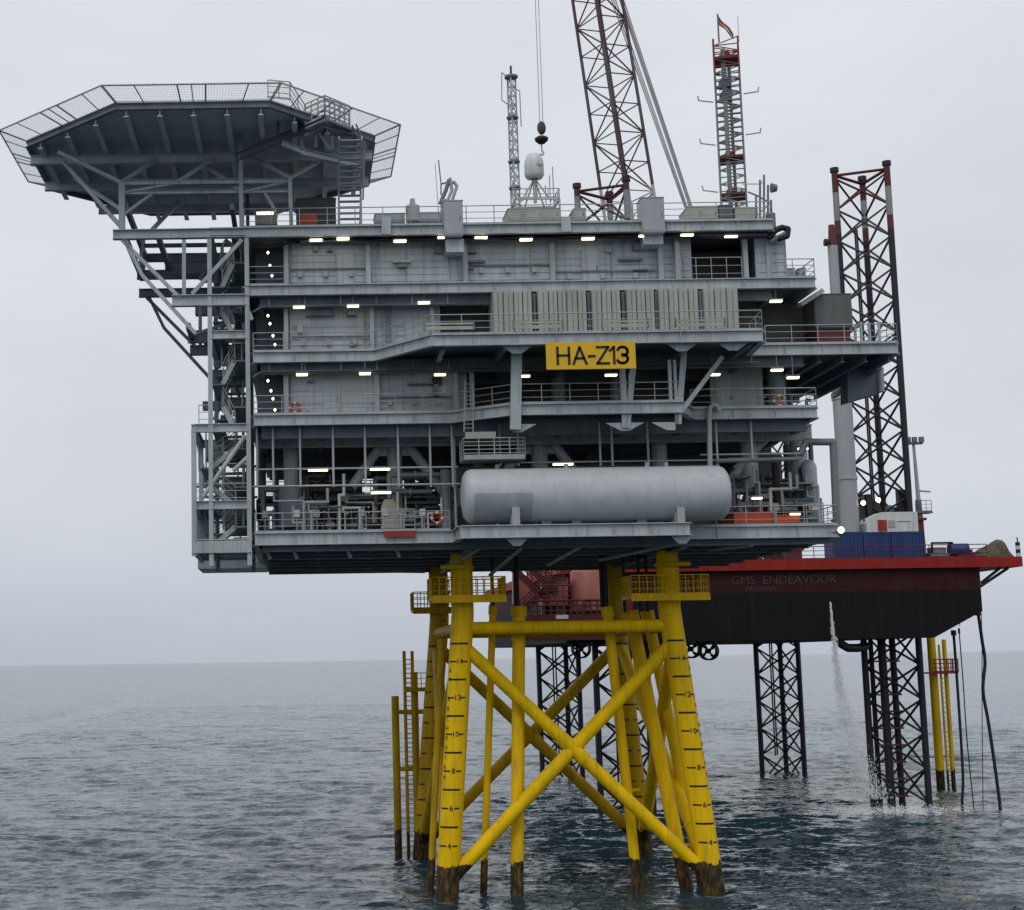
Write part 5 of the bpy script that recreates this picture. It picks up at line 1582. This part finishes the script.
# hull plating seams and fender strips
for px in (748, 790, 832, 874, 916, 958):
    xx = XP(px, 600, HY0); beami('plate_seam', (xx, HY0 - .005, HZ0 + (.1 if px < 930 else .9)), (xx, HY0 - .005, HZ1 - 1.0), .05, .03, HULLM, hu)
p = U(784, 580, HY0 - .03)
text_mesh('GMS', 1.0, LETTER, 'vessel_name', Matrix.Translation(p + Vector((-3.35, 0, 0))) @ FACE, hu, .01, squash=1.02)
text_mesh('ENDEAVOUR', 1.0, LETTER, 'vessel_name', Matrix.Translation(p + Vector((1.25, 0, 0))) @ FACE, hu, .01, squash=1.02)
p = U(780, 589, HY0 - .03)
text_mesh('PANAMA', .62, LETTER, 'home_port', Matrix.Translation(p + Vector((-1.6, 0, 0))) @ FACE, hu, .01)
# leg well sponson at the near right leg
MB().path([U(838, 636, 128), U(841, 644, 128), U(848, 648, 128), U(858, 648, 128), U(866, 646, 129)], .35, 10).build('leg_guide', NAVY, hu)

def jack_leg(label, rx, ry, zb=-4, ztop=54.0):
    tri = [Vector((rx, ry, 0)), Vector((rx - 4.0, ry + 1.7, 0)), Vector((rx - .6, ry + 4.3, 0))]
    t = bpy.data.objects.new('jackup_leg', None)
    link(t, hu, Matrix.Translation((rx - 1.6, ry + 2.2, 0)), label)
    for c in tri:
        tubei('chord', (c.x, c.y, zb), (c.x, c.y, ztop), .27, LEGM, t)
        tubei('chord_cap', (c.x, c.y, ztop), (c.x, c.y, ztop + .4), .38, NAVY, t)
    bay = 2.85
    z = ztop - .6
    while z > -2:
        for k in range(3):
            a, b = tri[k], tri[(k + 1) % 3]
            up, dn = Vector((0, 0, z)), Vector((0, 0, z - bay))
            tubei('brace', a + up, b + dn, .1, BRACEM, t, 'tube6'); tubei('brace', b + up, a + dn, .1, BRACEM, t, 'tube6')
        if z > ztop - 1:
            for k in range(3): tubei('brace', tri[k] + Vector((0, 0, z + .3)), tri[(k + 1) % 3] + Vector((0, 0, z + .3)), .14, BRACEM, t, 'tube6')
        z -= bay
    # riser pipes inside the leg
    for dx, dy in ((-2.4, 2.0), (-2.0, 2.6)):
        tubei('riser', (rx + dx, ry + dy, 2), (rx + dx, ry + dy, ztop - 5), .08, NAVY, t, 'tube6')
rx = XP(913, 560, 131)
LX = rx - 22.9
jack_leg('dark triangular lattice leg rising high at the right beside the platform', rx, 131, ztop=55.1)
jack_leg('dark lattice leg under the vessel left of the water spray', rx + 1.25, 167)
jack_leg('dark lattice leg behind the jacket with red top showing above the roof', LX, 131)
jack_leg('dark lattice leg seen between the jacket braces on the left', LX + .6, 167)

for dx, dy, r_ in ((-2.6, 1.4, .34), (-1.5, 1.9, .26), (-3.2, 2.3, .2)):
    tubei('spud_riser', (rx + dx, 131 + dy, -2), (rx + dx, 131 + dy, HZ0 + .3), r_, NAVY, hu)
for i in range(9):
    z_ = .8 + i * 1.4; boxi('riser_clamp', rx - 3.4, rx - 1.2, 132.2, 132.5, z_, z_ + .14, MAROON, hu)
# jacking house around near right leg
def jhouse(rx, ry, par):
    m = MB()
    for x_, y_ in ((rx, ry), (rx - 4.0, ry + 1.7), (rx - .6, ry + 4.3)):
        m.box(x_ - .8, x_ + .8, y_ - .8, y_ + .8, HZ1, HZ1 + 3.4)
        m.box(x_ - 1.0, x_ + 1.0, y_ - 1.0, y_ + 1.0, HZ1 + 3.4, HZ1 + 3.6)
    m.box(rx - 5.2, rx + .8, ry - .6, ry + 5.2, HZ1 + 2.2, HZ1 + 2.5)
    return m.build('jacking_tower', MAROON, par)
jh = jhouse(rx, 131, hu); jhouse(LX, 131, hu); jhouse(rx + 1.25, 167, hu); jhouse(LX + .6, 167, hu)
rj = random.Random(4)
for i in range(34):
    px = rj.uniform(836, 905); y = rj.uniform(131, 137)
    p = U(px, 553, y); w, hh = rj.uniform(.3, .9), rj.uniform(2.5, 6.3)
    MB().box(p.x, p.x + w, y, y + .6, HZ1, HZ1 + hh).box(p.x - .2, p.x + w + .2, y - .1, y + .7, HZ1 + hh * .6, HZ1 + hh * .6 + .2).build('machinery_post', rj.choice((MAROON, NAVY, DARK, MAROON)), hu)

for i, (px, py) in enumerate(((863, 503), (878, 500))):
    q_ = U(px, py, 129.4)
    t = thing('deck_lamp', ['bright round lamp at the foot of the near lattice leg, left of two', 'bright round lamp at the foot of the near lattice leg, right of two'][i], 'lamp', (q_.x, 129.4, HZ1), 'lamps at the leg foot')
    MB().tube((q_.x, 129.4, HZ1), (q_.x, 129.4, q_.z), .06, 6).build('post', NAVY, t)
    MB().ball((q_.x, 129.35, q_.z), .2, 12, 8).build('globe', LAMP, t)
# blue containers on deck
def container(px0, px1, pyt, label, y=128.2, mat=BLUE, pyb=None):
    x0, x1 = XP(px0, 545, y), XP(px1, 545, y); z0 = HZ1; z1 = ZP((px0 + px1) / 2, pyt, y)
    t = thing('shipping_container', label, 'container', ((x0 + x1) / 2, y + 1.2, z0), 'blue containers on the vessel deck')
    MB().box(x0 + .06, x1 - .06, y + .06, y + 2.4, z0 + .1, z1 - .06).build('body', mat, t)
    n = int((x1 - x0) / .28); m = MB()
    for i in range(n):
        a = x0 + .12 + (x1 - x0 - .24) * i / n
        m.box(a, a + .14, y + .02, y + .06, z0 + .2, z1 - .15)
    m.build('corrugation', mat, t)
    f = MB()
    for a in (x0, x1 - .12): f.box(a, a + .12, y, y + .12, z0, z1)
    f.box(x0 + .12, x1 - .12, y, y + .12, z1 - .14, z1).box(x0 + .12, x1 - .12, y, y + .12, z0, z0 + .16)
    f.build('frame', mat, t)
container(833, 863, 532, 'blue container on the vessel deck, left of three')
container(864, 891, 532, 'darker blue container between two others under the white cabin')
container(892, 925, 532, 'blue container at the right end of the row on the vessel deck')
# white cabin above the containers
y = 128.6
x0, x1 = XP(866, 522, y), XP(918, 522, y); z0 = ZP(892, 531.7, y); z1 = ZP(892, 512, y)
t = thing('white_cabin', 'white sloped-front cabin above the blue containers', 'cabin', ((x0 + x1) / 2, y + 2, z0))
MB().plate([(x0, y, z0), (x1, y, z0), (x1, y, z1), (x0 + 1.4, y, z1), (x0 + .3, y, z1 - .5), (x0, y, z1 - .9)], (0, 1, 0), 2.0).build('body', WHITE, t)
p0 = U(882, 525, y); MB().box(p0.x - .35, p0.x + .4, y - .04, y - .003, z0 + .05, z0 + 1.0).build('red_door', RED, t)
MB().box(p0.x + .5, p0.x + 1.1, y - .04, y - .003, z0 + .35, z0 + .95).build('hatch', BEIGE, t)
MB().box(x0 + 2.6, x1 - .6, y - .06, y - .003, z0 + .85, z0 + .91).build('handrail', STEEL, t)
# equipment right of containers
t = thing('winch', 'low dark winch machinery on the vessel deck right of the containers', 'winch', (XP(945, 550, 129), 129, HZ1))
x0 = XP(928, 545, 129)
MB().box(x0, x0 + 1.6, 128.6, 130, HZ1, HZ1 + .5).box(x0 + .2, x0 + 1.4, 128.8, 129.8, HZ1 + .5, HZ1 + 1.0).build('base', DARK, t)
MB().tube((x0 + 1.7, 128.9, HZ1 + .75), (x0 + 3.2, 128.9, HZ1 + .75), .55, 16).build('drum', BLUE, t)
MB().path([(x0 + .2, 128.7, HZ1), (x0 + .2, 128.7, HZ1 + 1.35), (x0 + 1.9, 128.7, HZ1 + 1.35), (x0 + 1.9, 128.7, HZ1)], .09, 6).build('frame', NAVY, t)
MB().box(x0 + 3.0, x0 + 4.2, 128.6, 129.6, HZ1, HZ1 + .55).build('locker', MAROON, t)
t = thing('red_locker', 'small red-brown deck locker with post near the covered heap', 'locker', (XP(963, 553, 128.5), 128.8, HZ1))
x0 = XP(958, 548, 128.5)
MB().box(x0, x0 + 1.2, 128.5, 129.5, HZ1, HZ1 + .7).build('body', MAROON, t); MB().box(x0 - .03, x0 + 1.23, 128.47, 129.53, HZ1 + .7, HZ1 + .76).build('lid', RED, t)
MB().tube((x0 + .6, 129, HZ1 + .76), (x0 + .6, 129, HZ1 + 1.3), .12, 8).build('post', NAVY, t)
# covered heap at the bow
t = thing('covered_heap', 'rounded heap under a mottled camouflage tarpaulin at the vessel right end', 'tarpaulin', (XP(994, 553, 128.3), 129, HZ1))
x0, x1 = XP(973, 550, 128.3), XP(1014, 550, 128.3)
rr = random.Random(2); pts = []; nx_, ny_ = 14, 9
for i in range(nx_ + 1):
    for j in range(ny_ + 1):
        u_, v_ = i / nx_, j / ny_
        e_ = (1 - abs(2 * v_ - 1) ** 3) * min(1, (u_ + .02) * 1.35) ** .8 * (1 - max(0, u_ - .82) / .18 * .9) * 1.6
        pts.append((x0 + (x1 - x0) * u_ + rr.uniform(-.04, .04), 128.0 + 2.6 * v_, HZ1 + max(0, e_) + rr.uniform(-.06, .06) * (e_ > .05)))
MB().poly(pts, [(i * (ny_ + 1) + j, (i + 1) * (ny_ + 1) + j, (i + 1) * (ny_ + 1) + j + 1, i * (ny_ + 1) + j + 1) for i in range(nx_) for j in range(ny_)], True).build('cover', CAMO, t)
MB().box(x0 + .2, x1 - .1, 128.1, 130.5, HZ1 - .01, HZ1 + .03).build('pallet', DARK, t)
t = thing('striped_post', 'white and black banded post at the right tip of the vessel deck', 'post', (XP(1019, 556, HY0), HY0, HZ1))
xx = XP(1018.5, 556, HY0)
for i in range(4): MB().tube((xx, HY0, HZ1 + i * .3), (xx, HY0, HZ1 + i * .3 + .3), .18, 10).build('band', WHITE if i % 2 == 0 else BLACK, t)
MB().tube((xx, HY0, HZ1 + 1.2), (xx, HY0, HZ1 + 1.6), .05, 6).build('tip', BLACK, t)
# light mast
b0 = U(922, 553, 134); zt = ZP(921, 443, 134)
t = thing('floodlight_mast', 'slender grey floodlight mast with lamp head right of the near lattice leg', 'mast', (b0.x, 134, HZ1))
b0.z = HZ1
MB().tube((b0.x, 134, HZ1), (b0.x, 134, HZ1 + 5.5), .42, 8, r2=.25).build('tower', DARK, t)
MB().tube((b0.x, 134, HZ1 + 5.5), (b0.x - .1, 134, zt), .2, 8, r2=.13).build('pole', STEEL, t)
MB().box(b0.x - .75, b0.x + .65, 133.7, 134.3, zt - .1, zt + .05).build('crossarm', DARK, t)
for dx in (-.65, -.1, .5): MB().box(b0.x + dx - .18, b0.x + dx + .2, 133.6, 133.9, zt + .05, zt + .5).build('floodlight', DARK, t)
railing(t, [(b0.x - .5, 133.5, HZ1 + 4.4), (b0.x + .9, 133.5, HZ1 + 4.4)], h=1.0, spacing=.5, mat=DARK)
MB().box(b0.x - .4, b0.x + 1.0, 133.5, 134.6, HZ1 + 4.3, HZ1 + 4.4).build('platform', DARK, t)
tubei('arm', (b0.x, 134, HZ1 + 6.3), (b0.x + 1.1, 134, HZ1 + 6.2), .08, STEEL, t)
# white crane column beside the near leg
b0 = U(846, 553, 129.5)
t = thing('white_column', 'tall white crane column with red tip next to the near lattice leg', 'column', (b0.x, 129.5, HZ1))
cxx = XP(842, 400, 129.5)
MB().tube((cxx, 129.5, HZ1), (cxx, 129.5, ZP(841, 380, 129.5)), .78, 20).build('lower_column', STONE, t)
MB().tube((cxx, 129.5, ZP(841, 380, 129.5)), (cxx, 129.5, ZP(841, 246, 129.5)), .42, 16).build('upper_column', STONE, t)
MB().tube((cxx, 129.5, ZP(841, 246, 129.5)), (cxx, 129.5, ZP(841, 225, 129.5)), .36, 16, r2=.25).build('red_tip', MAROON, t)
for zz in (ZP(841, 480, 129.5), ZP(841, 400, 129.5)):
    MB().tube((cxx, 129.5, zz), (cxx, 129.5, zz + .3), .86, 20).build('flange', STEEL, t)
MB().tube((cxx - .75, 129.3, ZP(835, 243, 129.5)), (cxx - .5, 129.3, ZP(835, 243, 129.5)), .32, 12).build('sheave', BLACK, t)
# salmon machinery and stairs seen under the platform
t = thing('salmon_tank', 'salmon-red round tank on the vessel deck seen under the platform', 'tank', U(586, 600, 122))
c = U(590, 600, 122)
MB().lathe((c.x, 122, 0), (0, 0, 1), [(ZP(586, 612, 122), 1.5), (ZP(586, 573, 122), 1.5), (ZP(586, 570, 122), 1.3), (ZP(586, 570, 122) + .01, .01)], 24).build('shell', SALMON, t)
MB().tube((c.x, 122, ZP(586, 570, 122)), (c.x, 122, ZP(586, 563, 122)), .4, 12).build('hatch', SALMON, t)
t = thing('salmon_housing', 'pale salmon sloped housing with railings seen under the platform deck', 'housing', U(555, 600, 121))
MB().plate([U(544, 605, 121), U(568, 605, 121), U(568, 577, 121), U(544, 583, 121)], (0, 1, 0), 2.5).build('body', SALMON, t)
railing(t, [U(540, 583, 120.8), U(570, 580, 120.8)], h=1.6, mat=MAROON, spacing=.5, r=.05)
railing(t, [U(538, 602, 120.5), U(572, 602, 120.5)], h=1.3, mat=MAROON, spacing=.6, r=.05)
MB().plate([U(513, 604, 123), U(536, 604, 123), U(524, 577, 123), U(513, 573, 123)], (0, 1, 0), .6).build('side_plate', SALMON, t)
t = thing('gangway_stairs', 'dark red access stairs and platforms slanting down under the platform', 'stairs', U(540, 620, 121))
for a, b in (((520, 614), (545, 590)), ((512, 568), (548, 600)), ((528, 566), (556, 592))):
    MB().beam(U(a[0], a[1], 121), U(b[0], b[1], 121), .4, .5).build('stringer', MAROON, t)
    railing(t, [U(a[0], a[1], 120.8), U(b[0], b[1], 120.8)], h=1.0, mat=MAROON, spacing=.5, r=.05)
MB().box(XP(522, 612, 121), XP(606, 612, 121), 120.5, 124, ZP(560, 622, 121), ZP(560, 616, 121)).build('platform', MAROON, t)
railing(t, [(XP(524, 612, 120.5), 120.5, ZP(560, 616, 121)), (XP(604, 612, 120.5), 120.5, ZP(560, 616, 121))], h=1.2, mat=MAROON, spacing=.5, r=.06)
MB().box(XP(556, 614, 120.3), XP(568, 614, 120.3), 120.2, 120.5, ZP(560, 619, 120.3), ZP(560, 615, 120.3)).build('pale_box', WHITE, t)
MB().box(XP(520, 636, 122), XP(640, 636, 122), 121, 127.0, ZP(560, 640, 122), ZP(560, 622, 121)).build('sponson', MAROON, t)
rj = random.Random(9)
for i in range(14):
    px = rj.uniform(538, 640); a = U(px, 615, 121 + rj.uniform(0, 3)); hh = rj.uniform(.6, 3.2)
    MB().box(a.x - .12, a.x + rj.uniform(.1, .6), a.y, a.y + .5, a.z, a.z + hh).build('post', rj.choice((MAROON, NAVY, DARK, OLIVE, MAROON)), t)

# ducted thrusters under the hull
def thruster(px, py, y, label, r=.78):
    c = U(px, py, y)
    t = thing('thruster', label, 'thruster', (c.x, y, c.z - r), 'ducted thrusters under the hull')
    m = MB(); m.lathe((c.x, y, c.z), (0, 1, 0), [(-.45, r * .86), (-.45, r), (.45, r), (.45, r * .84), (-.45, r * .84)], 26).build('duct', NAVY, t)
    MB().lathe((c.x, y, c.z), (0, 1, 0), [(-.5, .01), (-.4, .14), (-.1, .22), (.4, .22), (.4, .01)], 14).build('hub', NAVY, t)
    for k in range(4):
        a = k * math.pi / 2 + .5
        pts = []
        for rr_, w_ in ((.15, .12), (.4, .24), (.64, .26)):
            for s in (-1, 1):
                aa = a + s * w_ / max(rr_, .3) * .55 + rr_ * .35
                pts.append((c.x + rr_ * math.cos(aa), y + s * .08, c.z + rr_ * math.sin(aa)))
        MB().poly(pts, [(0, 1, 3, 2), (2, 3, 5, 4)]).poly([(p_[0], p_[1] + .03, p_[2]) for p_ in pts], [(2, 3, 1, 0), (4, 5, 3, 2)]).build('blade', NAVY, t)
    MB().beam((c.x, y + .1, c.z + r * .9), (c.x, y + .1, HZ0 + .2), .3, .5, (0, 1, 0)).build('strut', NAVY, t)
thruster(708.5, 651, 129.5, 'black ducted thruster with four blades standing clear right of the jacket leg')
thruster(691, 649, 130, 'black ducted thruster half hidden behind the right front jacket leg')
thruster(581, 649, 130, 'black ducted thruster seen between the jacket braces')

# yellow column with railing platform behind the near right leg
b0 = U(939, 785, 148)
t = thing('yellow_pile', 'yellow pile with ladder and red railing platform behind the near right lattice leg', 'pile', (b0.x, 148, 0))
xx = XP(935, 700, 148)
MB().tube((xx, 148, -2), (xx, 148, HZ0 + .5), .38, 16).build('pile', YELL, t)
tubei('pile_brace', (xx + 1.3, 148.2, -1), (xx + 1.3, 148.2, HZ0), .2, YELL, t)
tubei('ladder_rail', (xx + .55, 147.6, -1), (xx + .55, 147.6, HZ0 - .5), .1, YELL, t); tubei('ladder_rail', (xx + 1.05, 147.6, -1), (xx + 1.05, 147.6, HZ0 - .5), .1, YELL, t)
for i in range(24): tubei('rung', (xx + .55, 147.6, .4 + i * .45), (xx + 1.05, 147.6, .4 + i * .45), .04, YELL, t, 'tube6')
z = ZP(940, 672, 148); MB().box(xx - .8, xx + 1.9, 146.8, 149, z - .15, z).build('platform', RED, t)
railing(t, [(xx - .8, 146.8, z), (xx + 1.9, 146.8, z), (xx + 1.9, 149, z)], h=1.2, mat=RED, spacing=.5, r=.05)

# hoses hanging at the right end of the hull
def hose(pts, y, r, label):
    p = [U(a, b, y) for a, b in pts]
    # smooth the control points
    q = []
    for i in range(len(p) - 1):
        p0, p1, p2, p3 = p[max(i - 1, 0)], p[i], p[i + 1], p[min(i + 2, len(p) - 1)]
        for k in range(8):
            s = k / 8
            q.append(.5 * ((2 * p1) + (p2 - p0) * s + (2 * p0 - 5 * p1 + 4 * p2 - p3) * s * s + (3 * p1 - p0 - 3 * p2 + p3) * s ** 3))
    q.append(p[-1]); q.append(p[-1] - Vector((0, 0, 1.5)))
    t = thing('hose', label, 'hose', (q[-1].x, y, 0), 'hoses hanging from the hull')
    MB().path(q, r, 8).build('line', BLACK, t)
    MB().tube(q[0] + Vector((0, 0, .15)), q[0] - Vector((0, 0, .3)), r * 1.8, 10).build('coupling', NAVY, t)
hose([(978, 612), (982, 640), (985, 662), (983, 690), (988, 720), (994, 760), (1000, 805)], 129.5, .14, 'thick black wavy hose hanging furthest right from the hull corner')
hose([(953.5, 632), (957, 680), (961, 740), (963, 780), (962, 800)], 130.5, .12, 'thick black straight hose hanging from the hull bottom')
hose([(959, 630), (963, 680), (967, 740), (973, 800)], 131, .05, 'thin line hanging just right of the straight hose')
hose([(981, 606), (982, 640), (982, 700), (983, 804)], 131, .035, 'thin line hanging beside the wavy hose')

# crane on the vessel: pedestal, boom, pendants, hook
YC = 141.0
hb, ht = U(637, 255, YC), U(541, -360, YC)
cr = thing('crawler_crane', 'tall red and white lattice boom crane rising behind the platform roof', 'crane', (hb.x + 1, YC, HZ1))
axis = (ht - hb).normalized()
side = Vector((math.cos(math.radians(28)), math.sin(math.radians(28)), 0)); side = (side - axis * side.dot(axis)).normalized()
oth = axis.cross(side).normalized()
Lb = (ht - hb).length; a_ = 1.72
cor = [side * i * a_ + oth * j * a_ for i, j in ((-1, -1), (1, -1), (1, 1), (-1, 1))]
for c in cor: tubei('chord', hb + c, ht + c * .85, .15, BOOMM, cr)
nb = 22
for b in range(nb):
    for k in range(4):
        k2 = (k + 1) % 4
        P = lambda t_, c_: (hb + c_).lerp(ht + c_ * .85, t_)
        t0, t1 = b / nb, (b + 1) / nb
        tubei('lacing', P(t0, cor[k]), P(t0, cor[k2]), .06, BOOMM, cr, 'tube6')
        if (b + k) % 2: tubei('lacing', P(t0, cor[k]), P(t1, cor[k2]), .075, BOOMM, cr, 'tube6')
        else: tubei('lacing', P(t0, cor[k2]), P(t1, cor[k]), .075, BOOMM, cr, 'tube6')
boxi('machinery_house', hb.x - 1, hb.x + 6, YC - 2.5, YC + 2.5, hb.z - 6, hb.z - 1, MAROON, cr)
tubei('slew_pedestal', (hb.x + 2, YC, HZ1), (hb.x + 2, YC, hb.z - 6), 2.2, MAROON, cr)
gt = U(694, 215, YC)
for s in (-1, 1):
    beami('gantry_leg', (hb.x + 4.5, YC + s * 1.4, hb.z - 1.2), (gt.x, YC + s * .6, gt.z), .3, .3, MAROON, cr)
for i, dxp in enumerate((-10, -7.5, -5, 0, 1.5, 3, 5)):
    p, q = U(690 + dxp * .5, 208, YC), U(621 + dxp - 42, -120, YC)
    tubei('pendant', p, q, .055, RAIL, cr)
jt = U(604, 26, YC); jb = U(626, 26, YC)
# cross frame on the boom at its section joint
tj = .5
hk = thing('hook_block', 'yellow and black crane hook block hanging on twin cables above the dome', 'hook', U(541, 152, YC - 1))
for px0, px1 in ((536.5, 539.8), (540.5, 543)):
    a, b = U(px0, -5, YC - 1), U(px1, 124, YC - 1)
    xt = a.x; tubei('cable', (b.x, YC - 1, b.z), (b.x, YC - 1, ht.z), .035, STEEL, hk)
c = U(541.5, 128, YC - 1); MB().ball(c, .42, 14, 8, sz=1.6, sy=.7).build('sheave_block', CAMO, hk)
MB().lathe(U(541.5, 139.5, YC - 1), (0, 0, 1), [(-.45, .05), (-.4, .3), (-.1, .62), (.12, .64), (.3, .35), (.32, .02)], 18).build('weight', BLACK, hk)
c = U(541.5, 143, YC - 1); MB().path([c, c - Vector((0, 0, .7)), c + Vector((.18, 0, -1.0)), c + Vector((.05, 0, -1.2)), c + Vector((-.18, 0, -1.05))], .07, 6).build('hook', STEEL, hk)

# ------------------------------------------------------------------ water jet from the hull and spray on the sea
SPRAY = material('spray_water', (.86, .88, .90), .6, 0.0, bump=0)
wr = np.random.default_rng(5); m = MB()
for i in range(8000):
    q = wr.random()
    s_ = q ** .95
    spread = .45 + 17 * s_ ** 1.3
    px = 830.5 + 22 * s_ ** 1.2 + 20 * s_ ** 3 + wr.normal(0, spread * .5) + 1.2 * math.sin(s_ * 40) * s_
    y = 126.2 + wr.normal(0, .05 + .6 * s_)
    p = U(px, 602 + 196 * s_, y)
    if p.z < .05: continue
    r = wr.uniform(.010, .026) * (1.0 + .5 * s_)
    L = r * wr.uniform(2, 7)
    m.poly([(p.x - r, p.y - r, p.z), (p.x + r, p.y - r * .5, p.z), (p.x, p.y + r, p.z), (p.x + r * .3, p.y, p.z - L)], [(0, 1, 2), (0, 3, 1), (1, 3, 2), (2, 3, 0)])
for i in range(46):
    s0, s1 = i / 46 * .5, (i + 1.3) / 46 * .5
    f_ = lambda s_: U(830.5 + 22 * s_ ** 1.2 + 20 * s_ ** 3 + 1.2 * math.sin(s_ * 40) * s_, 602 + 196 * s_, 126.2)
    for k in range(2):
        o_ = Vector((wr.normal(0, .03 + .25 * s0), wr.normal(0, .1), 0)); r = wr.uniform(.03, .075) * (1 - i / 60)
        m.tube(f_(s0) + o_, f_(s1) + o_ * 1.3, r, 5, r2=r * .6, caps=False)
m.build('water_jet', SPRAY, None, kind='stuff', label='white water jet breaking into mist as it falls from the hull')
m = MB()
for i in range(2200):
    px = wr.normal(895, 36); y = 127 + wr.normal(0, 2.0); h_ = abs(wr.normal(0, .2)) + .05
    p = Vector((XP(px, 800, y), y, h_)); r = wr.uniform(.012, .04)
    m.poly([(p.x - r, p.y - r, p.z), (p.x + r, p.y - r * .5, p.z), (p.x, p.y + r, p.z), (p.x, p.y, p.z + r * 1.5)], [(0, 2, 1), (0, 1, 3), (1, 2, 3), (2, 0, 3)])
m.build('splash', SPRAY, None, kind='stuff', label='fine splash spray on the sea below the water jet')
